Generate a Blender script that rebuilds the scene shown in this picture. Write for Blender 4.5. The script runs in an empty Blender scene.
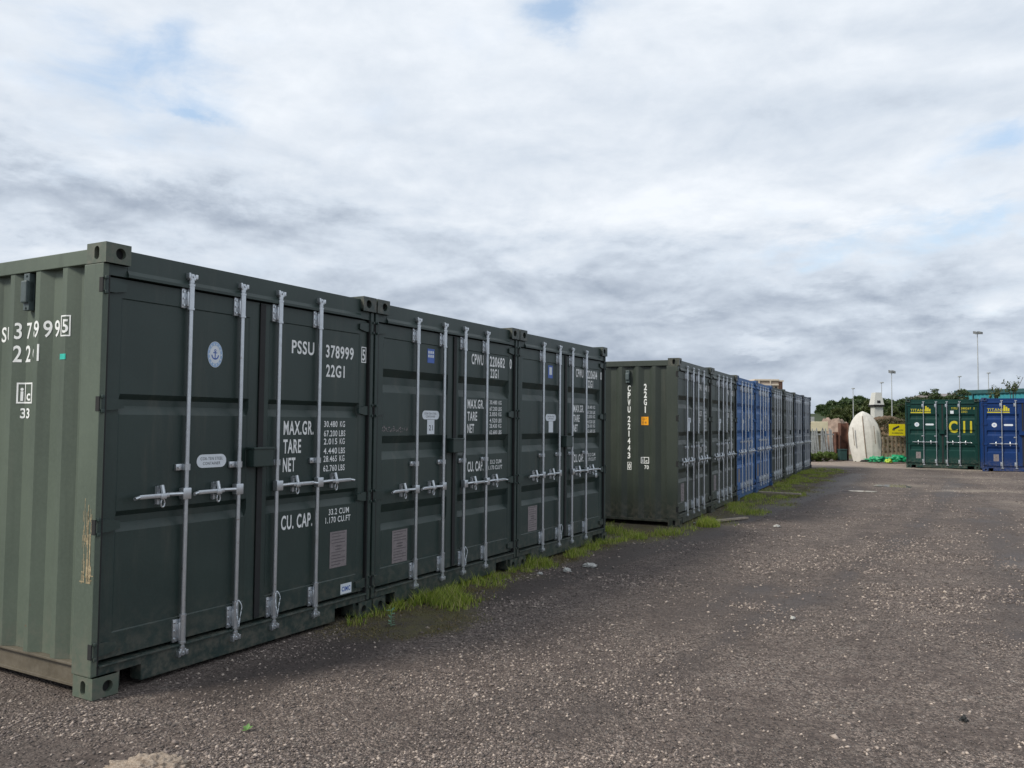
import bpy, bmesh, math, random
import numpy as np
from mathutils import Vector, Matrix, noise as mnoise
R = math.radians
random.seed(7); rng = np.random.default_rng(7)
sc = bpy.context.scene
C = sc.collection

# ------------------------------------------------------------------ camera
F, PITCH, ROLL, CAMH = 821.754, 0.0467, 0.0087, 1.5738
cd = bpy.data.cameras.new('camera'); cam = bpy.data.objects.new('camera', cd); C.objects.link(cam)
cd.sensor_width = 36; cd.lens = F*36/1024; cd.clip_start = .05; cd.clip_end = 5000
cam.matrix_world = Matrix.Translation((0, 0, CAMH)) @ Matrix.Rotation(math.pi/2+PITCH, 4, 'X') @ Matrix.Rotation(ROLL, 4, 'Z')
sc.camera = cam
sc.view_settings.view_transform = 'Standard'; sc.view_settings.look = 'None'
sc.view_settings.gamma = 1; sc.view_settings.use_curve_mapping = False
sc.view_settings.exposure = 0.16

def ray(u, v):
    """direction in the world of a pixel of the photograph, used only to survey where things stand"""
    a, b = u-512, v-384; c, s = math.cos(ROLL), math.sin(ROLL)
    px, py = c*a+s*b, -s*a+c*b
    r, d, up = px/F, 1, -py/F
    return (r, d*math.cos(PITCH)-up*math.sin(PITCH), d*math.sin(PITCH)+up*math.cos(PITCH))
def at(u, v, Y):
    r = ray(u, v); k = Y/r[1]; return (r[0]*k, Y, CAMH+r[2]*k)
def ground_at(u, v):
    r = ray(u, v); k = -CAMH/r[2]; return (r[0]*k, r[1]*k)

# ------------------------------------------------------------------ world and sun
SUN_EL, SUN_AZ = R(41), R(246)          # azimuth clockwise from +Y: the sun stands behind and to the left
w = bpy.data.worlds.new('World'); sc.world = w; w.use_nodes = True
wt = w.node_tree; wn = wt.nodes; wl = wt.links; wn.clear()
def WN(t, **k):
    n = wn.new(t)
    for a, b in k.items(): setattr(n, a, b)
    return n
def wm(op, a, b=None, c=None, clamp=False):
    n = WN('ShaderNodeMath', operation=op, use_clamp=clamp)
    for i, x in enumerate((a, b, c)):
        if x is None: continue
        if isinstance(x, (int, float)): n.inputs[i].default_value = x
        else: wl.new(x, n.inputs[i])
    return n.outputs[0]
tc = WN('ShaderNodeTexCoord'); sep = WN('ShaderNodeSeparateXYZ'); wl.new(tc.outputs['Generated'], sep.inputs[0])
X, Y, Z = sep.outputs
zc = wm('MAXIMUM', Z, 0.0)
den = wm('ADD', zc, .16)
comb = WN('ShaderNodeCombineXYZ'); wl.new(wm('DIVIDE', X, den), comb.inputs[0]); wl.new(wm('DIVIDE', Y, den), comb.inputs[1])
def wnoise(vec, scale, detail, rough, off=0, dist=0.0):
    n = WN('ShaderNodeTexNoise', noise_dimensions='4D'); n.inputs['Scale'].default_value = scale
    n.inputs['Detail'].default_value = detail; n.inputs['Roughness'].default_value = rough
    n.inputs['W'].default_value = off; n.inputs['Distortion'].default_value = dist
    wl.new(vec, n.inputs['Vector']); return n.outputs['Fac']
nA = wnoise(comb.outputs[0], 1.5, 8, .6, 3.1, .25)
nB = wnoise(comb.outputs[0], 4.5, 8, .62, 8.4, .2)
nC = wnoise(tc.outputs['Generated'], 6.0, 8, .62, 1.7, .5)
def relief(scale, stretch, off, dz):
    outs = []
    for d in (0, dz):
        mp = WN('ShaderNodeMapping'); mp.inputs['Scale'].default_value = (1, 1, stretch); mp.inputs['Location'].default_value = (0, 0, d*stretch); wl.new(tc.outputs['Generated'], mp.inputs[0])
        outs.append(wnoise(mp.outputs[0], scale, 7, .56, off, .35))
    return wm('SUBTRACT', outs[0], outs[1]), outs[0]
rel1, puff = relief(4.5, 2.6, 12.3, .022)
rel2, puff2 = relief(11, 2.2, 5.6, .010)
az = wm('ARCTAN2', X, Y); el = wm('ARCSINE', Z)
az = wm('ADD', az, wm('MULTIPLY', wm('SUBTRACT', nC, .5), .22))
el = wm('ADD', el, wm('MULTIPLY', wm('SUBTRACT', nB, .5), .13))
def blob(u, v, su, sv, amp):
    r = ray(u, v); a0 = math.atan2(r[0], r[1]); e0 = math.asin(r[2]/math.sqrt(sum(t*t for t in r)))
    dx = wm('MULTIPLY', wm('SUBTRACT', az, a0), F/su); dy = wm('MULTIPLY', wm('SUBTRACT', el, e0), F/sv)
    q = wm('ADD', wm('MULTIPLY', dx, dx), wm('MULTIPLY', dy, dy))
    return wm('MULTIPLY', wm('EXPONENT', wm('MULTIPLY', q, -.5)), amp)
def total(items):
    s = None
    for it in items:
        b = blob(*it); s = b if s is None else wm('ADD', s, b)
    return s
blue = total([(165, 70, 55, 30, .95), (200, 125, 26, 6, .9), (552, 14, 30, 13, 1.1), (820, 250, 60, 11, .75), (1000, 222, 45, 9, .8),
              (1000, 140, 26, 12, .9), (650, 8, 30, 8, .5), (30, 40, 60, 30, .35), (975, 305, 40, 7, .45), (180, 85, 130, 50, .28), (860, 238, 190, 26, .22), (560, 30, 110, 30, .3), (1000, 120, 70, 60, .3), (90, 150, 120, 30, .2)])
blue = wm('ADD', wm('MULTIPLY', blue, wm('MULTIPLY', puff2, 1.7)), wm('ADD', wm('MULTIPLY', wm('SUBTRACT', nA, .52), 1.0), wm('MULTIPLY', wm('SUBTRACT', puff2, .5), 1.6)))
mr = WN('ShaderNodeMapRange', interpolation_type='SMOOTHSTEP'); mr.inputs[1].default_value = .12; mr.inputs[2].default_value = 1.75
wl.new(blue, mr.inputs[0]); blue_f = mr.outputs[0]
lum = total([(50, 190, 110, 26, -.15), (190, 216, 120, 16, -.10), (420, 232, 90, 12, -.04), (600, 290, 240, 26, -.06), (720, 190, 260, 40, .035), (760, 335, 260, 24, -.06), (900, 335, 120, 26, -.04), (640, 258, 70, 14, -.04),
             (470, 60, 260, 70, .03), (740, 208, 190, 22, .10), (90, 145, 110, 26, .06), (1010, 292, 30, 16, .10), (772, 344, 26, 7, .13), (20, 252, 60, 9, .10),
             (860, 270, 60, 10, .06), (930, 60, 140, 50, -.04), (620, 120, 150, 40, -.03), (1000, 345, 70, 8, .06), (690, 300, 40, 9, .06), (820, 318, 50, 9, .05), (560, 262, 50, 8, .05), (960, 300, 60, 10, .05)])
lum = wm('ADD', lum, wm('MULTIPLY', wm('SUBTRACT', nA, .5), .15))
lum = wm('ADD', lum, wm('MULTIPLY', wm('SUBTRACT', nB, .5), .15))
lum = wm('ADD', lum, wm('MULTIPLY', wm('SUBTRACT', nC, .5), .28))
lowmask = WN('ShaderNodeMapRange', interpolation_type='SMOOTHSTEP'); lowmask.inputs[1].default_value = .40; lowmask.inputs[2].default_value = .12; lowmask.inputs[3].default_value = .45; lowmask.inputs[4].default_value = 1.0; wl.new(Z, lowmask.inputs[0])
lum = wm('ADD', lum, wm('MULTIPLY', wm('MULTIPLY', rel1, .62), lowmask.outputs[0]))
lum = wm('ADD', lum, wm('MULTIPLY', wm('MULTIPLY', rel2, .38), lowmask.outputs[0]))
lum = wm('ADD', lum, wm('MULTIPLY', wm('SUBTRACT', puff, .5), .20))
# base tone: lighter overhead, greyer to the horizon
g = WN('ShaderNodeMapRange'); g.inputs[1].default_value = 0; g.inputs[2].default_value = .42; g.inputs[3].default_value = .53; g.inputs[4].default_value = .74; wl.new(Z, g.inputs[0])
lum = wm('MAXIMUM', wm('ADD', lum, g.outputs[0]), .2)
lum = wm('MINIMUM', lum, .86)
cr = WN('ShaderNodeValToRGB'); cr.color_ramp.elements[0].position = .2; cr.color_ramp.elements[0].color = (.21, .24, .29, 1)
cr.color_ramp.elements[1].position = .86; cr.color_ramp.elements[1].color = (.83, .87, .92, 1)
e = cr.color_ramp.elements.new(.42); e.color = (.355, .412, .50, 1)
e = cr.color_ramp.elements.new(.62); e.color = (.60, .665, .75, 1)
wl.new(lum, cr.inputs[0])
cs = WN('ShaderNodeVectorMath', operation='SCALE'); cs.inputs['Scale'].default_value = 10.0; wl.new(cr.outputs[0], cs.inputs[0])
sky = WN('ShaderNodeTexSky', sky_type='NISHITA'); sky.sun_disc = False; sky.sun_elevation = SUN_EL; sky.sun_rotation = SUN_AZ
sky.air_density = 1.2; sky.dust_density = 1.5
hs = WN('ShaderNodeVectorMath', operation='ADD'); wl.new(sky.outputs[0], hs.inputs[0]); hs.inputs[1].default_value = (1.6, 2.4, 3.4)
mx = WN('ShaderNodeMix', data_type='RGBA'); wl.new(wm('MULTIPLY', blue_f, .8), mx.inputs[0]); wl.new(cs.outputs[0], mx.inputs[6]); wl.new(hs.outputs[0], mx.inputs[7])
bg = WN('ShaderNodeBackground'); bg.inputs[1].default_value = .1; wl.new(mx.outputs[2], bg.inputs[0])
wo = WN('ShaderNodeOutputWorld'); wl.new(bg.outputs[0], wo.inputs[0])
w.cycles.sampling_method = 'MANUAL'; w.cycles.sample_map_resolution = 512

sd = bpy.data.lights.new('sun', 'SUN'); sd.energy = 3.1; sd.angle = R(14); sd.color = (1, .94, .82)
so = bpy.data.objects.new('sun', sd); C.objects.link(so)
sdir = Vector((math.sin(SUN_AZ)*math.cos(SUN_EL), math.cos(SUN_AZ)*math.cos(SUN_EL), math.sin(SUN_EL)))
so.rotation_euler = sdir.to_track_quat('Z', 'Y').to_euler()

# ------------------------------------------------------------------ materials
def S(c): return tuple(c)+(1,) if len(c) == 3 else tuple(c)
class NT:
    def __init__(s, name):
        s.m = bpy.data.materials.new(name); s.m.use_nodes = True; s.t = s.m.node_tree; s.n = s.t.nodes; s.l = s.t.links
        s.b = s.n['Principled BSDF']; s.tc = s.n.new('ShaderNodeTexCoord'); s.oi = s.n.new('ShaderNodeObjectInfo')
    def noise(s, scale, detail=4, rough=.55, vec=None, stretch=None, w=None, dist=0):
        n = s.n.new('ShaderNodeTexNoise'); n.noise_dimensions = '4D'
        n.inputs['Scale'].default_value = scale; n.inputs['Detail'].default_value = detail; n.inputs['Roughness'].default_value = rough; n.inputs['Distortion'].default_value = dist
        v = vec or s.tc.outputs['Object']
        if stretch:
            mp = s.n.new('ShaderNodeMapping'); mp.inputs['Scale'].default_value = stretch; s.l.new(v, mp.inputs[0]); v = mp.outputs[0]
        s.l.new(v, n.inputs['Vector'])
        if w is None: s.l.new(s.math('MULTIPLY', s.oi.outputs['Random'], 37.0), n.inputs['W'])
        else: n.inputs['W'].default_value = w
        return n.outputs['Fac']
    def math(s, op, a, b=None, c=None, clamp=False):
        n = s.n.new('ShaderNodeMath'); n.operation = op; n.use_clamp = clamp
        for i, x in enumerate((a, b, c)):
            if x is None: continue
            if isinstance(x, (int, float)): n.inputs[i].default_value = x
            else: s.l.new(x, n.inputs[i])
        return n.outputs[0]
    def rng(s, x, a, b, c=0, d=1, smooth=True):
        n = s.n.new('ShaderNodeMapRange'); n.interpolation_type = 'SMOOTHSTEP' if smooth else 'LINEAR'
        for i, v in enumerate((a, b, c, d)): n.inputs[i+1].default_value = v
        s.l.new(x, n.inputs[0]); return n.outputs[0]
    def mix(s, f, a, b, mode='MIX'):
        n = s.n.new('ShaderNodeMix'); n.data_type = 'RGBA'; n.blend_type = mode
        for i, x in ((0, f), (6, a), (7, b)):
            if isinstance(x, (int, float)): n.inputs[i].default_value = x
            elif isinstance(x, (tuple, list)): n.inputs[i].default_value = S(x)
            else: s.l.new(x, n.inputs[i])
        return n.outputs[2]
    def sep(s, v):
        n = s.n.new('ShaderNodeSeparateXYZ'); s.l.new(v, n.inputs[0]); return n.outputs
    def vor(s, scale, out='Distance', feature='F1', vec=None, rand=1.0):
        n = s.n.new('ShaderNodeTexVoronoi'); n.feature = feature; n.inputs['Scale'].default_value = scale; n.inputs['Randomness'].default_value = rand
        s.l.new(vec or s.tc.outputs['Object'], n.inputs['Vector']); return n.outputs[out]
    def col(s, c):
        if isinstance(c, (tuple, list)): s.b.inputs['Base Color'].default_value = S(c)
        else: s.l.new(c, s.b.inputs['Base Color'])
    def rough(s, r):
        if isinstance(r, (int, float)): s.b.inputs['Roughness'].default_value = r
        else: s.l.new(r, s.b.inputs['Roughness'])
    def bump(s, h, dist=.01, strength=1.0):
        n = s.n.new('ShaderNodeBump'); n.inputs['Distance'].default_value = dist; n.inputs['Strength'].default_value = strength
        s.l.new(h, n.inputs['Height']); s.l.new(n.outputs[0], s.b.inputs['Normal'])

def paint(name, base, light, dust=(.17, .15, .12), rust=.5, rough=.5, grime=.35, spec=.5):
    """weathered container paint: fading, run-down dirt, splashes low down and rust chips"""
    t = NT(name)
    big = t.noise(1.3, 3, .5); fine = t.noise(55, 3, .6)
    c = t.mix(t.rng(big, .3, .7), base, light)
    c = t.mix(t.rng(fine, .35, .75, 0, .18), c, tuple(min(1, x*1.6) for x in light))
    run = t.noise(9, 5, .65, stretch=(1, 1, .07))
    c = t.mix(t.math('MULTIPLY', t.rng(run, .52, .75), grime), c, tuple(x*.55 for x in base))
    c = t.mix(t.math('MULTIPLY', t.rng(t.noise(7, 5, .6, stretch=(1, 1, .12), w=4.), .55, .8), grime*.55), c, dust)
    z = t.sep(t.tc.outputs['Object'])[2]
    low = t.math('MULTIPLY', t.rng(z, .55, .02), t.rng(t.noise(16, 5, .7), .38, .68))
    c = t.mix(t.math('MULTIPLY', low, .5), c, dust)
    chip = t.math('MULTIPLY', t.rng(t.noise(34, 4, .7, stretch=(1, 1, .5)), .685, .72), rust)
    chip = t.math('MULTIPLY', chip, t.rng(t.noise(2.4, 2, .5, w=9.), .5, .62))
    c = t.mix(chip, c, (.16, .075, .035))
    t.col(c); t.rough(t.math('ADD', t.math('MULTIPLY', fine, .22), rough-.1))
    t.b.inputs['Specular IOR Level'].default_value = spec
    h = t.math('ADD', t.math('MULTIPLY', t.noise(2.6, 2, .5), 1.0), t.math('MULTIPLY', fine, .03))
    t.bump(h, .012, .5)
    return t.m
def plain(name, c, rough=.6, metal=0, var=.25, scale=12, bump=0):
    t = NT(name); n = t.noise(scale, 4, .6)
    t.col(t.mix(t.rng(n, .25, .75), tuple(x*(1-var) for x in c), tuple(min(1, x*(1+var*.6)) for x in c)))
    t.rough(rough); t.b.inputs['Metallic'].default_value = metal
    if bump: t.bump(n, bump, .6)
    return t.m
M = {}
M['green'] = paint('dark_green_paint', (.017, .032, .029), (.025, .043, .038), grime=.35, rough=.42)
M['green_b'] = paint('dark_green_grey_paint', (.027, .036, .029), (.036, .046, .037), grime=.4, rough=.45)
M['blue'] = paint('blue_paint', (.010, .075, .23), (.018, .10, .29))
M['green_c'] = paint('grey_green_paint', (.022, .032, .029), (.032, .043, .038))
M['slate'] = paint('slate_blue_paint', (.017, .031, .055), (.025, .042, .072))
M['hire_green'] = paint('bottle_green_paint', (.002, .030, .026), (.004, .040, .034), grime=.25, spec=.25)
M['hire_blue'] = paint('royal_blue_paint', (.003, .024, .105), (.005, .032, .135), grime=.25, spec=.25)
def galv():
    t = NT('galvanised_steel'); n = t.noise(28, 3, .6); d = t.noise(7, 4, .6)
    c = t.mix(t.rng(n, .3, .7), (.53, .56, .59), (.60, .63, .66)); c = t.mix(t.rng(d, .55, .8, 0, .5), c, (.24, .22, .19))
    c = t.mix(t.math('MULTIPLY', t.rng(t.noise(18, 5, .7), .62, .72), .6), c, (.20, .12, .07))
    t.col(c); t.rough(.33); t.b.inputs['Metallic'].default_value = .85; return t.m
M['green_pale'] = paint('pale_green_paint', (.066, .088, .068), (.088, .114, .087), grime=.35, rust=.6, rough=.55)  # paler copy of the green, for the first container's left side parts
M['galv'] = galv()
M['rubber'] = plain('black_rubber', (.012, .013, .014), .7)
M['dark'] = plain('dark_void_paint', (.010, .011, .012), .8)
M['white'] = plain('white_marking', (.80, .82, .82), .55, var=.14, scale=30)
M['yellow'] = plain('yellow_marking', (.55, .48, .02), .5, var=.1)
M['sticker'] = plain('white_sticker', (.66, .71, .76), .4, var=.08)
M['sticker_blue'] = plain('blue_sticker', (.05, .12, .42), .4, var=.1)
M['sticker_ring'] = plain('pale_blue_sticker', (.30, .44, .64), .4, var=.1)
M['sticker_orange'] = plain('orange_sticker', (.85, .36, .01), .45, var=.1)
M['ink'] = plain('dark_ink', (.03, .035, .05), .6)
M['plate'] = plain('approval_plate', (.23, .20, .205), .5, var=.2, scale=40)
M['plate_line'] = plain('plate_print', (.12, .105, .11), .6)
M['cyan'] = plain('turquoise_tape', (.03, .55, .45), .5)
M['vent'] = plain('vent_plastic', (.07, .095, .10), .5)
M['railbrown'] = paint('dusty_brown_rail', (.085, .072, .052), (.12, .102, .075), rust=.8, grime=.6)
M['scuff'] = plain('scraped_tan_primer', (.36, .29, .18), .7, var=.5, scale=60)

# ------------------------------------------------------------------ object helpers
def tag(o, label=None, cat=None, group=None, kind=None):
    if label: o['label'] = label
    if cat: o['category'] = cat
    if group: o['group'] = group
    if kind: o['kind'] = kind
    return o
def empty(name, loc, rz=0):
    o = bpy.data.objects.new(name, None); C.objects.link(o); o.location = loc; o.rotation_euler = (0, 0, rz); o.empty_display_size = .1; return o
def link(name, mesh, parent=None, loc=(0, 0, 0), rot=(0, 0, 0)):
    o = bpy.data.objects.new(name, mesh); C.objects.link(o); o.location = loc; o.rotation_euler = rot
    if parent: o.parent = parent
    return o
class MB:
    def __init__(s): s.v = []; s.f = []; s.mi = []
    def add(s, vs, fs, mi=0):
        k = len(s.v); s.v += [tuple(p) for p in vs]; s.f += [tuple(i+k for i in f) for f in fs]; s.mi += [mi]*len(fs); return s
    def box(s, x0, x1, y0, y1, z0, z1, b=0, mi=0):
        if b <= 0:
            vs = [(x, y, z) for x in (x0, x1) for y in (y0, y1) for z in (z0, z1)]
            fs = [(0, 1, 3, 2), (4, 6, 7, 5), (0, 4, 5, 1), (2, 3, 7, 6), (0, 2, 6, 4), (1, 5, 7, 3)]
            return s.add(vs, fs, mi)
        bm = bmesh.new(); bmesh.ops.create_cube(bm, size=1)
        for v in bm.verts: v.co = Vector(((x0+x1)/2+v.co.x*(x1-x0), (y0+y1)/2+v.co.y*(y1-y0), (z0+z1)/2+v.co.z*(z1-z0)))
        bmesh.ops.bevel(bm, geom=bm.edges[:], offset=b, segments=2, affect='EDGES', profile=.6)
        bm.verts.index_update(); s.add([v.co[:] for v in bm.verts], [[v.index for v in f.verts] for f in bm.faces], mi); bm.free(); return s
    def tube(s, p, q, r, r2=None, n=12, cap=True, mi=0):
        p, q = Vector(p), Vector(q); r2 = r if r2 is None else r2
        d = (q-p).normalized(); a = d.orthogonal().normalized(); b = d.cross(a)
        vs = [p+(a*math.cos(t)+b*math.sin(t))*r for t in [2*math.pi*i/n for i in range(n)]]
        vs += [q+(a*math.cos(t)+b*math.sin(t))*r2 for t in [2*math.pi*i/n for i in range(n)]]
        fs = [(i, (i+1) % n, n+(i+1) % n, n+i) for i in range(n)]
        if cap: fs += [tuple(range(n-1, -1, -1)), tuple(range(n, 2*n))]
        return s.add(vs, fs, mi)
    def path(s, pts, r, n=8, mi=0):
        for a, b in zip(pts, pts[1:]): s.tube(a, b, r, n=n, mi=mi)
        return s
    def prism(s, poly, y0, y1, mi=0):
        """polygon given as (x,z), extruded along y; wound so that it faces -y"""
        n = len(poly); vs = [(x, y0, z) for x, z in poly]+[(x, y1, z) for x, z in poly]
        fs = [tuple(range(n)), tuple(range(2*n-1, n-1, -1))]+[(i, n+i, n+(i+1) % n, (i+1) % n) for i in range(n)]
        return s.add(vs, fs, mi)
    def mesh(s, name, mats, smooth=False):
        me = bpy.data.meshes.new(name); me.from_pydata(s.v, [], s.f)
        for m in (mats if isinstance(mats, (list, tuple)) else [mats]): me.materials.append(m)
        me.polygons.foreach_set('material_index', s.mi)
        bm = bmesh.new(); bm.from_mesh(me); bmesh.ops.recalc_face_normals(bm, faces=bm.faces[:]); bm.to_mesh(me); bm.free()
        if smooth: me.shade_smooth()
        me.update(); return me
def autosmooth(me, ang=35):
    me.shade_smooth()
    bm = bmesh.new(); bm.from_mesh(me)
    for ed in bm.edges:
        if len(ed.link_faces) == 2 and ed.calc_face_angle(0) > R(ang): ed.smooth = False
    bm.to_mesh(me); bm.free(); return me
def raw_mesh(name, V, Fc, mat, smooth=False):
    """numpy arrays: V (n,3), Fc (m,k)"""
    me = bpy.data.meshes.new(name); m, k = Fc.shape
    me.vertices.add(len(V)); me.vertices.foreach_set('co', V.astype(np.float32).ravel())
    me.loops.add(m*k); me.loops.foreach_set('vertex_index', Fc.astype(np.int32).ravel())
    me.polygons.add(m); me.polygons.foreach_set('loop_start', np.arange(0, m*k, k, dtype=np.int32)); me.polygons.foreach_set('loop_total', np.full(m, k, dtype=np.int32))
    me.update(calc_edges=True); me.validate()
    if smooth: me.shade_smooth()
    for mm in (mat if isinstance(mat, (list, tuple)) else [mat]): me.materials.append(mm)
    return me
_cap = {}
def text2d(s, h, width=None, xs=.62, bold=.0, space=1.0):
    """letters as flat triangles; (verts2d, faces), origin at left baseline, cap height h"""
    cu = bpy.data.curves.new('t', 'FONT'); cu.body = s; cu.size = 1; cu.offset = bold; cu.space_character = space; cu.resolution_u = 4
    o = bpy.data.objects.new('t', cu); C.objects.link(o)
    dg = bpy.context.evaluated_depsgraph_get(); dg.update(); me = bpy.data.meshes.new_from_object(o.evaluated_get(dg))
    vs = [(v.co.x, v.co.y) for v in me.vertices]; fs = [tuple(p.vertices) for p in me.polygons]
    bpy.data.meshes.remove(me); bpy.data.objects.remove(o); bpy.data.curves.remove(cu)
    if 'h' not in _cap: _cap['h'] = .729
    x0 = min(v[0] for v in vs); x1 = max(v[0] for v in vs); k = h/_cap['h']
    if width is not None and s == '1': x0 -= (x1-x0)*.9; x1 += (x1-x0)*.5
    kx = k*xs if width is None else width/(x1-x0)
    return [((a-x0)*kx, b*k) for a, b in vs], fs
def rect2d(x0, x1, z0, z1): return [(x0, z0), (x1, z0), (x1, z1), (x0, z1)], [(0, 1, 2, 3)]
def frame2d(x0, x1, z0, z1, t):
    vs = [(x0, z0), (x1, z0), (x1, z1), (x0, z1), (x0+t, z0+t), (x1-t, z0+t), (x1-t, z1-t), (x0+t, z1-t)]
    return vs, [(0, 1, 5, 4), (1, 2, 6, 5), (2, 3, 7, 6), (3, 0, 4, 7)]
def disc2d(cx, cz, rx, rz, r0=0, n=32):
    if r0 <= 0: return [(cx+rx*math.cos(2*math.pi*i/n), cz+rz*math.sin(2*math.pi*i/n)) for i in range(n)], [tuple(range(n))]
    vs = [(cx+rx*k*math.cos(2*math.pi*i/n), cz+rz*k*math.sin(2*math.pi*i/n)) for k in (1, r0) for i in range(n)]
    return vs, [(i, (i+1) % n, n+(i+1) % n, n+i) for i in range(n)]
def pill2d(x0, x1, z0, z1, n=10):
    r = (z1-z0)/2; cz = (z0+z1)/2
    vs = [(x1-r+r*math.sin(math.pi*i/n), cz-r*math.cos(math.pi*i/n)) for i in range(n+1)]
    vs += [(x0+r-r*math.sin(math.pi*i/n), cz+r*math.cos(math.pi*i/n)) for i in range(n+1)]
    return vs, [tuple(range(len(vs)))]
def move2d(g, dx, dz): return [(a+dx, b+dz) for a, b in g[0]], g[1]
def join2d(*gs):
    V, Fc = [], []
    for v, f in gs:
        k = len(V); V += v; Fc += [tuple(i+k for i in q) for q in f]
    return V, Fc

# ------------------------------------------------------------------ container geometry (local: x along the front, y into the box, z up)
CW, CH, CL = 2.438, 2.591, 6.058
def side_depth(y):
    """how far the corrugated side is pushed in at depth y"""
    if y < .24 or y > CL-.2: return .042
    u = (y-.378) % .273
    return 0 if u < .045 else .042*(u-.045)/.060 if u < .105 else .042 if u < .193 else .042*(1-(u-.193)/.080)
SIDE_BREAKS = sorted([.378+.273*k+o for k in range(-1, 21) for o in (0, .045, .105, .193) if .24 < .378+.273*k+o < CL-.2])
SIDE_X = .012
GROOVES = {'two': [(1.722, 1.69, 1.652, 1.60), (1.036, 1.005, .965, .915)],
           'three': [(2.022, 1.955, 1.888, 1.82), (1.45, 1.385, 1.316, 1.249), (.873, .80, .706, .656)]}
DOOR_Y = .05
def groove_depth(style, z):
    d = .006 if .345 < z < 2.28 else 0
    for a, b, c, e2 in GROOVES[style]:
        if z >= a or z <= e2: continue
        D = .030 if style == 'two' else .040
        k = (a-z)/(a-b) if z > b else 1 if z > c else (z-e2)/(c-e2)
        d = .006+D*k
    return d
def groove_breaks(style):
    zs = [.345, .339, 2.28, 2.286]
    for q in GROOVES[style]: zs += list(q)
    return zs
_cache = {}
def cached(key, mat, builder):
    k = (key, tuple(m.name for m in mat) if isinstance(mat, (list, tuple)) else mat.name)
    if k not in _cache: _cache[k] = builder()
    return _cache[k]
def hole_plate(mb, o, U, V, Wd, Hh, cu, cv, hw, hh, depth, n=20):
    """a rectangular plate at origin o spanned by U,V with a stadium hole that opens into a dark pocket"""
    o, U, V = Vector(o), Vector(U), Vector(V); N = U.cross(V)
    r = min(hw, hh)/2; inner = []
    for i in range(n):
        t = 2*math.pi*i/n; c, s_ = math.cos(t), math.sin(t)
        ex = max(0, hw/2-r)*(1 if c > 0 else -1); ey = max(0, hh/2-r)*(1 if s_ > 0 else -1)
        inner.append((cu+ex+r*c, cv+ey+r*s_))
    outer = []
    for (a, b) in inner:      # project to the rectangle border radially
        dx, dy = a-cu, b-cv; k = 1e9
        if dx > 1e-9: k = min(k, (Wd-cu)/dx)
        if dx < -1e-9: k = min(k, -cu/dx)
        if dy > 1e-9: k = min(k, (Hh-cv)/dy)
        if dy < -1e-9: k = min(k, -cv/dy)
        outer.append((cu+dx*k, cv+dy*k))
    corners = [(0, 0), (Wd, 0), (Wd, Hh), (0, Hh)]
    for c in corners:         # snap the nearest border point to each corner
        j = min(range(n), key=lambda i: (outer[i][0]-c[0])**2+(outer[i][1]-c[1])**2); outer[j] = c
    P = [o+U*a+V*b for a, b in outer]+[o+U*a+V*b for a, b in inner]+[o+U*a+V*b-N*depth for a, b in inner]
    fs = [(i, (i+1) % n, n+(i+1) % n, n+i) for i in range(n)]+[(n+i, n+(i+1) % n, 2*n+(i+1) % n, 2*n+i) for i in range(n)]
    mb.add(P, fs); mb.add([P[2*n+i] for i in range(n)], [tuple(range(n))], 1)
def casting_mesh(mx, my, mz, mats):
    mb = MB(); a, b, c = .162, .178, .118      # x, y, z
    hole_plate(mb, (0, 0, 0), (1, 0, 0), (0, 0, 1), a, c, .095, .06, .064, .066, .03)      # front (-y)
    hole_plate(mb, (0, b, 0), (0, -1, 0), (0, 0, 1), b, c, b-.085, .06, .046, .078, .03)   # outer side (-x)
    hole_plate(mb, (0, 0, c), (1, 0, 0), (0, 1, 0), a, b, .08, .09, .06, .11, .03)         # top
    mb.box(.004, a, .004, b, 0, c-.1, 0)
    mb.add([(a, 0, 0), (a, b, 0), (a, b, c), (a, 0, c)], [(0, 1, 2, 3)]); mb.add([(0, b, 0), (0, b, c), (a, b, c), (a, b, 0)], [(0, 1, 2, 3)])
    mb.add([(0, 0, 0), (0, b, 0), (a, b, 0), (a, 0, 0)], [(0, 1, 2, 3)])
    if mz < 0: mb.v = [(x, y, c-z) for x, y, z in mb.v]
    if mx < 0: mb.v = [(CW-x, y, z) for x, y, z in mb.v]
    if my < 0: mb.v = [(x, CL-y, z) for x, y, z in mb.v]
    me = bpy.data.meshes.new('corner_casting'); me.from_pydata(mb.v, [], mb.f)
    for m in mats: me.materials.append(m)
    me.polygons.foreach_set('material_index', mb.mi)
    if mx*my*mz < 0: me.flip_normals()
    me.update(); return me
def wall_mesh(mat, mirror, z0):
    ys = [.2]+SIDE_BREAKS+[CL-.2]; z1 = 2.475; V = []; Fc = []
    zs = [z0, z0+.03, z1-.03, z1]
    for z in zs:
        for y in ys: V.append((SIDE_X+side_depth(y), y, z))
    n = len(ys)
    for j in range(3):
        for i in range(n-1): Fc.append((j*n+i, j*n+i+1, (j+1)*n+i+1, (j+1)*n+i))
    k = len(V); V += [(.07, y, z) for z in (z0, z1) for y in ys]
    for i in range(n-1): Fc.append((i, i+1, k+i+1, k+i)); Fc.append((3*n+i+1, 3*n+i, k+n+i, k+n+i+1))
    if mirror: V = [(CW-x, y, z) for x, y, z in V]
    me = bpy.data.meshes.new('side_wall'); me.from_pydata(V, [], Fc); me.materials.append(mat); me.update()
    if not mirror: me.flip_normals()
    return me
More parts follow.
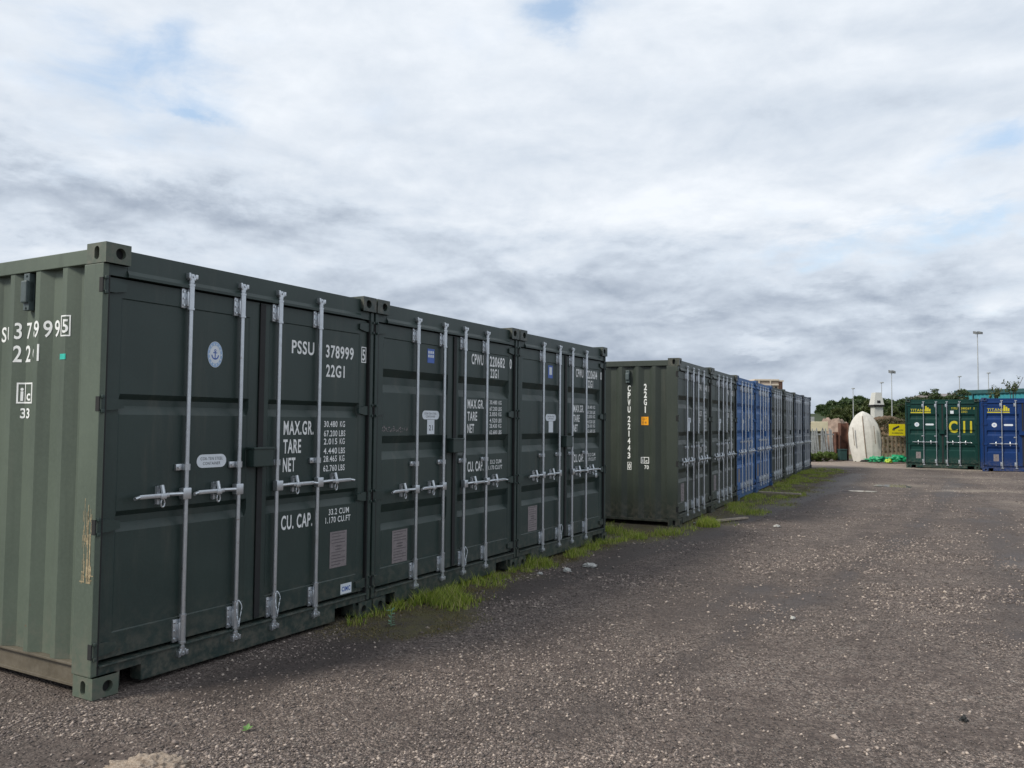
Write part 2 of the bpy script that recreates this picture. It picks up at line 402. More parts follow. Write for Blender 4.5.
def door_mesh(mat, style, x0, x1):
    xs = [x0, x0+.082, x0+.094, x1-.094, x1-.082, x1]; mxs = [0, 0, 1, 1, 0, 0]
    zs = sorted([.2, 2.398]+groove_breaks(style)); V = []; Fc = []
    for z in zs:
        g = groove_depth(style, z+1e-6 if z in (.345,) else z-1e-6 if z == 2.28 else z)
        for x, m in zip(xs, mxs): V.append((x, DOOR_Y+g*m, z))
    n = len(xs)
    for j in range(len(zs)-1):
        for i in range(n-1): Fc.append((j*n+i, j*n+i+1, (j+1)*n+i+1, (j+1)*n+i))
    mb = MB(); mb.add(V, Fc)
    yb = DOOR_Y+.0515
    for (a, b) in ((x0, x0+.002), (x1-.002, x1)): mb.box(a, b, DOOR_Y+.0015, yb, .2, 2.398)
    mb.box(x0+.002, x1-.002, DOOR_Y+.0015, yb, 2.394, 2.3965); mb.box(x0+.002, x1-.002, DOOR_Y+.0015, yb, .2015, .204)
    me = bpy.data.meshes.new('door'); me.from_pydata(mb.v, [], mb.f); me.materials.append(mat); me.update(); return me

def build_bar(parent, x, flip, seal=0, hz=1.11, gz=1.275):
    """one vertical locking bar with its keepers, sleeves and swing handle (flip=-1: handle to the left)"""
    g = M['galv']; yb = .022
    def tube():
        mb = MB(); mb.tube((0, 0, .12), (0, 0, 2.5), .0148, n=14); return autosmooth(mb.mesh('locking_bar', g))
    bar = link('locking_bar', cached('bar', g, tube), parent, (x, yb, 0))
    def keeper(top):
        def f():
            mb = MB(); z = 2.47 if top else .135; s = 1 if top else -1
            mb.box(-.024, .024, -.014, .024, z-.010, z+.010, .004)
            mb.box(-.036, -.022, -.022, .014, z-.002, z+s*.034, .003) if top else mb.box(-.036, -.022, -.022, .014, z-.034, z+.002, .003)
            mb.box(.02, .040, -.014, .028, min(z, z+s*.03), max(z, z+s*.03), .003)
            mb.tube((0, 0, z-.028), (0, 0, z+.028), .0185, n=12)
            mb.tube((.0, -.026, z+s*.012), (.0, .02, z+s*.012), .008, n=8)
            return autosmooth(mb.mesh('cam_keeper', g))
        return f
    link('cam_keeper', cached('kt', g, keeper(True)), bar); link('cam_keeper', cached('kb', g, keeper(False)), bar)
    def sleeve(z0, z1):
        def f():
            mb = MB(); mb.tube((0, 0, z0), (0, 0, z1), .0205, n=14); mb.tube((0, 0, z0), (0, 0, z0+.012), .0235, n=14); mb.tube((0, 0, z1-.012), (0, 0, z1), .0235, n=14)
            mb.box(-.058, -.012, .016, .032, z0+.01, z1-.03, .003); mb.box(-.03, 0, -.004, .030, z0+.02, z1-.05, .004)
            for zz in (z0+.03, z1-.05, (z0+z1)/2-.01): mb.tube((-.044, .008, zz), (-.044, .018, zz), .008, n=6)
            return autosmooth(mb.mesh('bar_sleeve', g))
        return f
    link('bar_sleeve', cached('su', g, sleeve(2.27, 2.435)), bar); link('bar_sleeve', cached('sl', g, sleeve(.18, .36)), bar)
    def guide():
        mb = MB(); z = gz
        mb.tube((0, 0, z-.02), (0, 0, z+.02), .0225, n=12); mb.box(-.068, .0, .014, .032, z-.02, z+.02, .003); mb.tube((-.05, .004, z), (-.05, .016, z), .009, n=6)
        return autosmooth(mb.mesh('bar_guide', g))
    link('bar_guide', cached(('gd', gz), g, guide), bar)
    def handle():
        mb = MB(); s = flip; z = hz
        def bx(p, q, *r, **k): mb.box(min(p*s, q*s), max(p*s, q*s), *r, **k)
        bx(-.022, .04, -.026, .018, z-.036, z+.036, b=.006)
        mb.tube((s*.03, -.012, z), (s*.15, -.016, z+.004), .013, n=8)
        bx(.14, .35, -.030, -.014, z-.012, z+.014, b=.005)
        mb.tube((s*.35, -.022, z), (s*.385, -.032, z-.006), .011, n=8)
        bx(.165, .205, -.034, .034, z-.02, z+.012, b=.004)       # catch
        mb.tube((s*.185, -.026, z+.01), (s*.185, -.010, z+.062), .012, n=8); mb.tube((s*.185, .03, z+.052), (s*.185, -.022, z+.052), .008, n=8)
        mb.tube((s*.185, .03, z+.055), (s*.185, .03, z-.055), .016, n=6)
        for t in range(8):
            a0, a1 = math.pi*2*t/8, math.pi*2*(t+1)/8
            mb.tube((s*.185+.014*math.cos(a0), -.02, z-.045+.026*math.sin(a0)), (s*.185+.014*math.cos(a1), -.02, z-.045+.026*math.sin(a1)), .0055, n=6)
        return autosmooth(mb.mesh('handle', g))
    link('handle', cached(('hd', flip, hz), g, handle), bar)
    if seal == 1:      # cable seal looped round the foot of the bar
        mb = MB(); pts = [(.017*math.cos(t)+.004, -.03-.01*math.sin(t*2), .28+.085*math.sin(t)+.012*math.cos(3*t)) for t in [2*math.pi*i/14 for i in range(15)]]
        mb.path(pts, .0032, 6); link('cable_loop', mb.mesh('cable_loop', M['sticker'], True), bar)
    if seal == 2:      # padlock at the handle
        mb = MB(); s = flip; mb.box(s*.215-.024, s*.215+.024, -.055, -.033, hz-.105, hz-.048, .006)
        mb.path([(s*.215+q, -.044, hz+e_) for q, e_ in ((-.015, -.05), (-.015, -.02), (0, -.007), (.015, -.02), (.015, -.05))], .0045, 6)
        link('padlock', mb.mesh('padlock', M['galv'], True), bar)
    return bar

def project_decal(name, g2, parent, mat, mapping, breaks, axis):
    """lay flat artwork (x,z) on a stepped surface: cut it at the surface's break lines (axis 0: x, 1: z) and drop each vertex on it"""
    bm = bmesh.new()
    vs = [bm.verts.new((a, b, 0)) for a, b in g2[0]]
    for f in g2[1]:
        try: bm.faces.new([vs[i] for i in f])
        except ValueError: pass
    lo = min(p[axis] for p in g2[0]); hi = max(p[axis] for p in g2[0])
    for br in breaks:
        if lo < br < hi:
            co = (br, 0, 0) if axis == 0 else (0, br, 0); no = (1, 0, 0) if axis == 0 else (0, 1, 0)
            bmesh.ops.bisect_plane(bm, geom=bm.verts[:]+bm.edges[:]+bm.faces[:], plane_co=co, plane_no=no)
    for v in bm.verts: v.co = Vector(mapping(v.co.x, v.co.y))
    me = bpy.data.meshes.new(name); bm.to_mesh(me); bm.free(); me.materials.append(mat); return link(name, me, parent)

def build_container(loc, rz, style, paint_m, side_m, label, cat='shipping container', group=None, front=(), side=(), rail='open', right_door=None, seals=(0, 0, 0, 0), wall_low=None):
    root = empty('shipping_container', loc, rz); tag(root, label, cat, group)
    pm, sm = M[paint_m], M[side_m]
    z0 = .175 if rail == 'open' else .10
    # posts
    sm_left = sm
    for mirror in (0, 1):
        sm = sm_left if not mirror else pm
        for rear in (0, 1):
            def post():
                mb = MB(); y0, y1 = (.022, .2) if not rear else (CL-.2, CL-.022)
                mb.box(.002, .04, y0, y1, .119, CH-.119, .006)
                mb.box(.03, .075, y0+.06, y1, .119, CH-.119)
                if mirror: mb.v = [(CW-x, y, z) for x, y, z in mb.v]
                return mb.mesh('corner_post', sm)
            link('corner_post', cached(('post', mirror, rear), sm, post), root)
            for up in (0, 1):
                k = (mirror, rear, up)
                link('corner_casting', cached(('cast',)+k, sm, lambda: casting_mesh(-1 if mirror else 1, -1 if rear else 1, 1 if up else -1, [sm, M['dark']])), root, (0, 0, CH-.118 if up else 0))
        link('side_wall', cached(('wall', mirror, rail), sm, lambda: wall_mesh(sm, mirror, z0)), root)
        def toprail():
            mb = MB(); mb.box(.006, .066, .178, CL-.178, 2.476, 2.562, .004)
            if mirror: mb.v = [(CW-x, y, z) for x, y, z in mb.v]
            return mb.mesh('top_rail', sm)
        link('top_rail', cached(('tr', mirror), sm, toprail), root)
        rm = M['railbrown'] if rail == 'open' else sm
        def botrail():
            mb = MB()
            if rail == 'open':
                mb.box(.034, .044, .178, CL-.178, .062, .160); mb.box(.010, .10, .178, CL-.178, .160, .174, .003); mb.box(.012, .05, .178, CL-.178, .045, .0615, .002)
            else: mb.box(.012, .07, .178, CL-.178, .062, .0985, .004)
            if mirror: mb.v = [(CW-x, y, z) for x, y, z in mb.v]
            return mb.mesh('bottom_rail', rm)
        link('bottom_rail', cached(('br', mirror, rail), rm, botrail), root)
    sm = pm
    def header():
        mb = MB(); V = [(.034, 2.566), (.032, 2.45), (.016, 2.425), (.016, 2.408), (.12, 2.408), (.12, 2.566)]
        mb.add([(x, y, z) for x in (.162, CW-.162) for y, z in V], [tuple(range(6)), tuple(range(11, 5, -1))]+[(i, (i+1) % 6, 6+(i+1) % 6, 6+i) for i in range(6)])
        mb.box(.04, .1615, .034, .12, 2.408, 2.472); mb.box(CW-.1615, CW-.04, .034, .12, 2.408, 2.472)
        return mb.mesh('header', pm)
    link('header', cached('header', pm, header), root)
    def sill():
        mb = MB(); mb.box(.33, 2.03, .030, .13, .022, .178, .005)
        mb.box(.0405, .3295, .030, .13, .119, .178); mb.box(2.0305, CW-.0405, .030, .13, .119, .178)
        mb.box(.1625, .19, .032, .13, .022, .1185); mb.box(CW-.19, CW-.1625, .032, .13, .022, .1185)
        mb.box(.05, CW-.05, .014, .0295, .165, .177, .003)
        return mb.mesh('door_sill', pm)
    link('door_sill', cached('sill', pm, sill), root)
    def roof():
        n = 44; V = []; Fc = []
        for i in range(n+1):
            y = .05+(CL-.1)*i/n; z = 2.552+(.014 if i % 2 else 0)
            V += [(.05, y, z), (CW-.05, y, z)]
        for i in range(n): Fc.append((2*i, 2*i+1, 2*i+3, 2*i+2))
        mb = MB(); mb.add(V, Fc); mb.box(.16, CW-.16, CL-.12, CL-.034, 2.47, 2.56)
        me = bpy.data.meshes.new('roof'); me.from_pydata(mb.v, [], mb.f); me.materials.append(sm); return me
    link('roof', cached('roof', sm, roof), root)
    def floor_():
        mb = MB(); mb.box(.10, CW-.10, .14, CL-.14, .150, .172)
        for i in range(18): y = .35+i*.315; mb.box(.06, CW-.06, y, y+.045, .06, .149)
        return mb.mesh('underframe', M['dark'])
    link('underframe', cached('floor', M['dark'], floor_), root)
    def rear():
        mb = MB(); n = 9
        xs = [.1]; 
        V = []; Fc = []
        pts = []
        x = .10; k = 0
        while x < CW-.1: pts.append((x, CL-.07+(.04 if (k//2) % 2 else 0))); x += (.13 if k % 2 == 0 else .05); k += 1
        pts.append((CW-.1, CL-.07))
        for z in (.12, 2.47): V += [(a, b, z) for a, b in pts]
        m = len(pts); Fc = [(i, m+i, m+i+1, i+1) for i in range(m-1)]
        mb.add(V, Fc); mb.box(.162, CW-.162, CL-.12, CL-.04, .02, .119)
        me = bpy.data.meshes.new('end_wall'); me.from_pydata(mb.v, [], mb.f); me.materials.append(sm); return me
    link('end_wall', cached('rear', sm, rear), root)
    # doors
    doors = []
    for i, (a, b) in enumerate(((.060, 1.212), (1.226, 2.380))):
        m = pm if not (i and right_door) else M[right_door]
        d = link('door', cached(('door', style, i), m, lambda: door_mesh(m, style, a, b)), root); doors.append(d)
        def gasket():
            mb = MB(); e = .014
            mb.box(a-e, b+e, DOOR_Y+.052, DOOR_Y+.075, .186, 2.406); return mb.mesh('door_gasket', M['rubber'])
        link('door_gasket', cached(('gsk', i), M['rubber'], gasket), d)
        for z in (2.345, 1.66, .96, .262):
            def hinge():
                mb = MB(); s = 1 if i == 0 else -1; ed = a if i == 0 else b
                P = [(ed-s*.02, z-.036), (ed+s*.03, z-.036), (ed+s*.105, z-.022), (ed+s*.105, z+.022), (ed+s*.03, z+.036), (ed-s*.02, z+.036)]
                if s < 0: P = P[::-1]
                mb.prism(P, DOOR_Y-.018, DOOR_Y-.0015)
                xp = ed-s*.033
                mb.tube((xp, DOOR_Y-.018, z-.05), (xp, DOOR_Y-.018, z+.05), .015, n=12)
                e0, e1 = sorted((0.010 if i == 0 else CW-.010, xp)); 
                for zz in (z-.052, z+.032): mb.box(e0, e1, .006, .045, zz, zz+.02, .003)
                return autosmooth(mb.mesh('hinge', m))
            link('hinge', cached(('hinge', i, z), m, hinge), d)
            def slot():
                mb = MB(); x_ = .0 if i == 0 else CW
                mb.box(x_-.0008, x_+.006, .020, .052, z-.042, z+.042); return mb.mesh('hinge_slot_shade', M['dark'])  # dark block on the post, colouring in the shade of a cutout
            link('hinge_slot_shade', cached(('slot', i, z), M['dark'], slot), d)
    for q, (e0, e1) in enumerate(((.0412, .050), (CW-.050, CW-.0412))):  # black strips added to paint shade into the door-to-post recess
        def shade_strip():
            mb = MB(); mb.box(e0, e1, .026, .10, .125, 2.405); return mb.mesh('post_shade_strip', M['rubber'])
        link('post_shade_strip', cached(('shade_strip', q), M['rubber'], shade_strip), root)
    def strip():
        mb = MB(); mb.box(1.214, 1.262, DOOR_Y-.012, DOOR_Y-.002, .21, 2.39, .003); return mb.mesh('overlap_strip', M['rubber'])
    link('overlap_strip', cached('strip', M['rubber'], strip), doors[0])
    def lbox():
        mb = MB(); z_ = 0 if style == 'two' else .03; mb.box(1.118, 1.298, -.03, .046, 1.252+z_, 1.383+z_, .008); mb.box(1.112, 1.304, -.036, .046, 1.372+z_, 1.388+z_, .004); return mb.mesh('lock_box', pm)
    link('lock_box', cached(('lbox', style), pm, lbox), doors[1])
    xb = (.611, 1.034, 1.383, 1.80) if style == 'two' else (.605, 1.03, 1.385, 1.80)
    for k, x in enumerate(xb): build_bar(root, x, -1 if k < 2 else 1, seals[k], *((1.11, 1.275) if style == 'two' else (.975, 1.20)))
    # markings on the doors
    fy = lambda x, z: (x, DOOR_Y+groove_depth(style, z)-.0022, z)
    for item in front:
        nm, g2, mt = item[:3]; lift = item[3] if len(item) > 3 else 0
        side_i = 0 if sum(p[0] for p in g2[0])/len(g2[0]) < 1.22 else 1
        inside = lambda x: (.060+.085 < x < 1.212-.085) or (1.226+.085 < x < 2.38-.085)
        project_decal(nm, g2, doors[side_i], M[mt], lambda x, z: (x, DOOR_Y+(groove_depth(style, z) if inside(x) else 0)-.0022-lift, z), groove_breaks(style), 1)
    for item in side:
        nm, g2, mt = item[:3]; lift = item[3] if len(item) > 3 else 0
        wallobj = [c for c in root.children if c.name.startswith('side_wall')][0]
        flat = len(item) > 4
        project_decal(nm, g2, wallobj, M[mt], lambda a, z: (SIDE_X+(0 if flat else side_depth(-a))-.0022-lift, -a, z), [-b for b in SIDE_BREAKS], 0)
    return root
def T(s, x, z, h, w=None, xs=.62, bold=.0, space=1.12): return move2d(text2d(s, h, w, xs, bold, space), x, z)

ROWS = {1: (-2.3294, 4.663, .5140, 2.457), 2: (2.572, 12.626, .4468, 2.449), 3: (14.92, 31.15, 2.0151, 2.50)}
def slot(row, n):
    x, y, a, p = ROWS[row]; return (x+math.sin(a)*p*n, y+math.cos(a)*p*n, 0), math.pi/2-a
def row_xy(row, al, out):
    x, y, a, p = ROWS[row]; return (x+math.sin(a)*al+math.cos(a)*out, y+math.cos(a)*al-math.sin(a)*out)

def anchor(cx, cz, s):
    g = [rect2d(cx-.06*s, cx+.06*s, cz-.45*s, cz+.3*s), rect2d(cx-.26*s, cx+.26*s, cz+.14*s, cz+.24*s), disc2d(cx, cz+.42*s, .15*s, .15*s, .5, 12)]
    V = []; n = 10
    for r in (.5, .36):
        V += [(cx+r*s*math.cos(math.pi*(1+i/n)), cz-.05*s+r*s*math.sin(math.pi*(1+i/n))) for i in range(n+1)]
    g.append((V, [(i, i+1, n+2+i, n+1+i) for i in range(n)]))
    return join2d(*g)
def seal_sticker(cx, cz, rx, r):
    tx = []
    for i in range(14):
        a = math.pi*2*i/14; tx.append(disc2d(cx+rx*.8*math.cos(a), cz+r*.8*math.sin(a), rx*.07, r*.09, 0, 6))
    return [('round_sticker', disc2d(cx, cz, rx, r), 'sticker'), ('sticker_ring', disc2d(cx, cz, rx*.97, r*.97, .72), 'sticker_ring', .0006),
            ('sticker_lettering', join2d(*tx), 'sticker', .0011), ('anchor_emblem', anchor(cx, cz+.0, rx*1.0), 'sticker_blue', .0008)]
def plate_sticker(x0, x1, z0, z1):
    rows = []; n = 11
    for i in range(n):
        z = z1-(z1-z0)*(i+.8)/(n+.6); 
        if i in (4, 5): rows.append(disc2d((x0+x1)/2, z, (x1-x0)*.22, .007, 0, 10)); continue
        rows.append(rect2d(x0+.02, x1-.02-(.05 if i % 3 == 1 else 0), z, z+.007))
    return [('approval_plate', rect2d(x0, x1, z0, z1), 'plate'), ('plate_print', join2d(*rows), 'plate_line', .0008)]
def weights(x, xk, zs, vals, h1, h2, wl_=(.31, .18, .125), wk=.245):
    out = []
    for k, (t_, ww, (a, b)) in enumerate(zip(('MAX.GR.', 'TARE', 'NET'), wl_, vals)):
        z = zs[k]; out.append((('gross_weight_lettering', 'tare_lettering', 'net_weight_lettering')[k], T(t_, x, z, h1, ww, bold=.022), 'white'))
        for q, zz in ((a, z+h1-h2), (b, z-.018)):
            n_, u_ = q.split(); out.append(('weight_figure', T(n_, xk, zz, h2, wk*.62, bold=.016), 'white')); out.append(('unit_lettering', T(u_, xk+wk*(.74 if u_ == 'KG' else .70), zz, h2, wk*(.24 if u_ == 'KG' else .30), bold=.016), 'white'))
    return out

# ------------------------------------------------------------------ row one: three dark green containers by the camera
def words_of(names, items, mat='white'):
    return [(n, g, mat) for n, g in zip(names, items)]
f1 = words_of(('owner_code_lettering', 'serial_lettering', 'check_digit_lettering', 'type_code_lettering'),
     (T('PSSU', 1.535, 2.072, .098, .235, bold=.022), T('378999', 1.90, 2.068, .098, .325, bold=.022), join2d(T('5', 2.325, 2.072, .092, .036, bold=.02), frame2d(2.313, 2.374, 2.052, 2.182, .008)), T('22G1', 1.905, 1.918, .095, .215, bold=.022)))
f1 += weights(1.47, 1.895, (1.472, 1.337, 1.203), (('30.480 KG', '67.200 LBS'), ('2.015 KG', '4.440 LBS'), ('28.465 KG', '62.760 LBS')), .102, .047)
f1 += [('capacity_lettering', T('CU. CAP.', 1.465, .785, .102, .32, bold=.022), 'white'), ('volume_lettering', join2d(T('33.2 CUM', 1.965, .845, .046, .235, bold=.016), T('1.170 CU.FT', 1.93, .783, .046, .29, bold=.016)), 'white'),
      ('maker_sticker', rect2d(2.11, 2.24, .21, .29), 'sticker'), ('sticker_lettering', T('CIMC', 2.125, .232, .036, .10, bold=.03), 'sticker_blue', .0008),
      ('oval_sticker', pill2d(.712, .952, 1.262, 1.348), 'sticker'), ('sticker_lettering', join2d(T('COR-TEN STEEL', .742, 1.311, .020, .18), T('CONTAINER', .762, 1.280, .020, .14)), 'ink', .0008),
      ]+seal_sticker(.838, 2.005, .062, .086)+plate_sticker(1.985, 2.18, .43, .71)
s1 = words_of(('owner_code_lettering', 'serial_lettering', 'check_digit_lettering', 'type_code_lettering'),
     (T('PSSU', -1.25, 2.060, .098, .275, bold=.014), T('378999', -.915, 2.070, .104, .415, bold=.012, space=1.3), join2d(T('5', -.409, 2.085, .082, .046, bold=.015), frame2d(-.424, -.350, 2.062, 2.188, .008)), T('22G1', -.918, 1.925, .106, .275, bold=.014, space=1.3)))
s1 += [('registry_mark', join2d(frame2d(-.890, -.765, 1.665, 1.795, .010), T('i', -.868, 1.685, .085, .018, bold=.03), rect2d(-.840, -.833, 1.67, 1.79), T('c', -.822, 1.685, .065, .040, bold=.022)), 'white'), ('registry_lettering', T('33', -.865, 1.575, .062, .08, bold=.025), 'white'),
      ('tape_scrap', rect2d(-.423, -.372, 1.925, 1.958), 'cyan')]
scuffs = []
for i in range(46):
    a = -random.uniform(.05, .135); z = random.choice([random.uniform(.62, .95), random.uniform(.62, .72), random.uniform(.85, 1.0)])
    scuffs.append(rect2d(a, a+random.uniform(.002, .006), z, z+random.uniform(.01, .09)))
for i in range(9):
    z = random.uniform(.64, .70); a = -random.uniform(.06, .15); scuffs.append(rect2d(a, a+random.uniform(.02, .05), z, z+random.uniform(.003, .008)))
scuffs += [rect2d(-.088, -.081, .64, 1.05), rect2d(-.118, -.115, .80, 1.12), rect2d(-.068, -.058, .66, .92)]
c1 = build_container(*slot(1, 0), 'two', 'green', 'green_pale', 'nearest green container with round anchor sticker and ribbed side facing the viewer', group='dark green containers in the near row', front=f1, side=s1, seals=(0, 1, 1, 0))
c1['note'] = ''
del c1['note']
pst = [c for c in c1.children if c.name.startswith('corner_post')][0]
g2 = join2d(*scuffs)
project_decal('paint_scrape', g2, pst, M['scuff'], lambda a, z: (.0005, -a, z), [], 0)
def vent(parent_root, y, z0, z1):
    wall_ = [c for c in parent_root.children if c.name.startswith('side_wall')][0]
    mb = MB(); mb.box(-.012, SIDE_X+.034, y-.030, y+.030, z0, z1, .01); mb.box(SIDE_X-.004, SIDE_X+.034, y-.03, y+.03, z0-.045, z1+.045, .004); mb.tube((SIDE_X-.01, y, z1+.03), (SIDE_X+.01, y, z1+.03), .008, n=6); mb.tube((SIDE_X-.01, y, z0-.03), (SIDE_X+.01, y, z0-.03), .008, n=6)
    link('air_vent', mb.mesh('air_vent', M['vent']), wall_)
vent(c1, .79, 2.285, 2.425)
def b_front(num, chk, code, label21=True, w=(('30.480 KG', '67.200 LBS'), ('2.050 KG', '4.520 LBS'), ('28.430 KG', '62.680 LBS')), short='21', plate=True):
    out = words_of(('owner_code_lettering', 'serial_lettering', 'check_digit_lettering', 'type_code_lettering'),
          (T('CPWU', 1.553, 2.155, .105, .225, bold=.022), T(num, 1.905, 2.155, .105, .31, bold=.022), T(chk, 2.31, 2.155, .105, .045, bold=.022), T(code, 1.92, 2.037, .095, .165, bold=.022)))
    out += weights(1.487, 1.912, (1.712, 1.590, 1.468), w, .090, .042, wk=.245)
    out += [('capacity_lettering', T('CU. CAP.', 1.497, 1.085, .10, .30, bold=.022), 'white'), ('volume_lettering', join2d(T('33.2 CUM', 1.93, 1.145, .042, .23, bold=.016), T('1.170 CU.FT', 1.90, 1.085, .042, .28, bold=.016)), 'white'),
           ('oval_sticker', pill2d(.725, .995, 1.595, 1.675), 'sticker'), ('sticker_lettering', join2d(T('COR-TEN STEEL', .76, 1.640, .018, .19), T('CONTAINER', .78, 1.613, .018, .15)), 'ink', .0008)]
    if label21:
        out += [('tall_sticker', rect2d(.803, .918, 1.460, 1.592), 'sticker', .0002)]
        if short: out += [('bay_number', T(short, .832, 1.495, .05, .06, bold=.01), 'ink', .0012)]
    if plate: out += plate_sticker(.309, .525, .355, .635)
    return out
fb = b_front('220682', '0', '22G1')
fb += [('square_sticker', rect2d(.795, .905, 2.115, 2.245), 'sticker_blue'), ('sticker_lettering', join2d(*[rect2d(.805+.033*i, .828+.033*i, 2.165+.035*j, 2.19+.035*j) for i in range(3) for j in range(2)]), 'sticker', .0008)]
c2 = build_container(*slot(1, 1), 'three', 'green', 'green', 'middle container of the near row with sticker numbered 21 and scratched left door', group='dark green containers in the near row', front=fb, seals=(0, 0, 1, 0))
# scratches above the middle groove of the left door
sx = []
for i in range(60):
    x = random.uniform(.12, .50); z = random.uniform(1.485, 1.52)+random.uniform(-.015, .03)*math.sin(x*14)
    sx.append(rect2d(x, x+random.uniform(.004, .02), z, z+random.uniform(.003, .010)))
project_decal('paint_scratches', join2d(*sx), [c for c in c2.children if c.name.startswith('door.') or c.name == 'door'][0], M['plate'], lambda x, z: (x, DOOR_Y+(.006 if x > .165 else 0)-.002, z), [], 0)
fc = b_front('220604', '0', '22G1', short='')
fc = [q for q in fc if q[0] not in ('bay_number',)]
fc += [('square_sticker', rect2d(.78, .90, 2.10, 2.25), 'sticker_blue'), ('sticker_lettering', rect2d(.81, .88, 2.14, 2.23), 'sticker', .0008)]
c3 = build_container(*slot(1, 2), 'three', 'green', 'green', 'third container of the near row, its unnumbered white T shaped stickers beside the gap', group='dark green containers in the near row', front=fc, seals=(0, 1, 0, 2))

# ------------------------------------------------------------------ row two: eight containers running away
def column(chars, x, z, step, h, w_): return join2d(*[T(ch, x, z-step*k, h, w_, bold=.03) for k, ch in enumerate(chars)])
s2 = [('owner_code_lettering', column('CPWU', -.838, 2.085, .112, .096, .046), 'white'), ('serial_lettering', column('221443', -.838, 1.60, .115, .092, .044), 'white'),
      ('check_digit_lettering', join2d(T('0', -.826, .865, .08, .036, bold=.03), frame2d(-.842, -.776, .845, .965, .007)), 'white'), ('type_code_lettering', column('22G1', -.575, 2.10, .118, .100, .048), 'white'),
      ('orange_sticker', rect2d(-.61, -.50, 1.55, 1.68), 'sticker_orange'),
      ('sticker_lettering', join2d(T('18.7', -.59, 1.635, .02, .06), T('16', -.59, 1.575, .035, .06)), 'ink', .0008),
      ('registry_mark', join2d(frame2d(-.615, -.49, .95, 1.05, .010), T('i', -.594, .97, .06, .013, bold=.02), rect2d(-.568, -.561, .96, 1.04), T('c', -.548, .97, .05, .035, bold=.02)), 'white'), ('registry_lettering', T('70', -.565, .865, .06, .07, bold=.016), 'white')]
GR2 = 'containers in the long far row'
r2 = [('green_b', 'green_b', 'first container of the long row, its olive ribbed side painted with vertical white numbers'),
      ('green_b', 'green_b', 'dark green container just before the two blue ones in the long row'),
      ('blue', 'blue', 'nearer of the two bright blue containers in the long row, touching the dark green one'),
      ('blue', 'blue', 'farther of the two bright blue containers in the long row, before the grey green ones'),
      ('green_c', 'green_c', 'grey green container right behind the second bright blue one'),
      ('green_c', 'green_c', 'grey green container next to the slate blue pair'),
      ('slate', 'slate', 'slate blue container beside the grey green one, second from the end of the row'),
      ('slate', 'slate', 'last slate blue container at the far end of the long row')]
for i, (p, s_, lb) in enumerate(r2):
    fr = b_front(('221443', '221450', '209817', '209822', '220617', '220623', '310442', '310447')[i], '0137'[i % 4], '22G1', short='') if i < 4 else []
    fr = [q for q in fr if q[0] != 'bay_number']
    c = build_container(*slot(2, i), 'three', p, s_, lb, group=GR2, front=fr, side=s2 if i == 0 else (), rail='tight')
    if i == 0: vent(c, .83, 2.26, 2.37)

# ------------------------------------------------------------------ row three: two hire containers facing the yard
def titan(y):
    bars = join2d(T('TITAN', .17, y, .10, .42, bold=.006, space=1.05), rect2d(.60, .655, y, y+.085), rect2d(.665, .725, y, y+.20), rect2d(.735, .785, y, y+.15), rect2d(.795, .845, y, y+.10))
    line = join2d(rect2d(.175, .855, y-.062, y-.026))
    return [('company_logo', bars, 'yellow'), ('logo_underline', line, 'yellow')]
def hire_front(full):
    o = titan(2.12)+[('round_sticker', disc2d(.38, 1.63, .08, .08), 'sticker'), ('sticker_lettering', join2d(rect2d(.35, .41, 1.60, 1.615), rect2d(.35, .41, 1.64, 1.655)), 'sticker_blue', .0008),
                      ('oval_sticker', pill2d(.67, .95, 1.60, 1.665), 'sticker'), ]+plate_sticker(.34, .50, .36, .60)
    if full:
        o += words_of(('owner_code_lettering', 'serial_lettering', 'check_digit_lettering', 'type_code_lettering'), (T('TITU', 1.53, 2.20, .075, .20, bold=.012), T('380267', 1.85, 2.20, .075, .33, bold=.012), T('3', 2.25, 2.20, .075, .04, bold=.012), T('22G1', 1.86, 2.08, .07, .19, bold=.012)), 'yellow')
        o += [('square_sticker', rect2d(1.50, 1.61, 2.04, 2.15), 'sticker')]+words_of(('bay_letter', 'bay_number', 'bay_number'), (T('C', 1.45, 1.35, .43, .28, bold=.03), T('1', 1.86, 1.35, .43, .18, bold=.03), T('1', 2.08, 1.35, .43, .18, bold=.03)), 'yellow')
    return o
cg = build_container(*slot(3, 0), 'three', 'hire_green', 'hire_green', 'bottle green container with yellow logo and big yellow C11 on its door', group='containers across the end of the yard', front=hire_front(True), rail='tight')
cb = build_container((17.20/1.035, 30.08/1.035, 0), math.pi/2-ROWS[3][2], 'three', 'hire_blue', 'hire_blue', 'royal blue container with yellow logo beside the bottle green one', group='containers across the end of the yard', front=hire_front(False), rail='tight')
#PART2
# ------------------------------------------------------------------ ground
def vnoise(x, y, seed, octaves=4, gain=.5):
    """value noise on arrays, about 0..1"""
    out = np.zeros_like(x, dtype=np.float64); amp = 1; tot = 0
    for o in range(octaves):
        r = np.random.default_rng(seed+o*17); G = r.random((256, 256))
        xi = np.floor(x).astype(int); yi = np.floor(y).astype(int); fx = x-xi; fy = y-yi
        fx = fx*fx*(3-2*fx); fy = fy*fy*(3-2*fy)
        a = G[xi & 255, yi & 255]; b = G[(xi+1) & 255, yi & 255]; c = G[xi & 255, (yi+1) & 255]; d = G[(xi+1) & 255, (yi+1) & 255]
        out += amp*((a*(1-fx)+b*fx)*(1-fy)+(c*(1-fx)+d*fx)*fy); tot += amp; amp *= gain; x = x*2.03+11.3; y = y*2.03+7.7
    return out/tot
def sstep(x, a, b):
    t = np.clip((x-a)/(b-a), 0, 1); return t*t*(3-2*t)
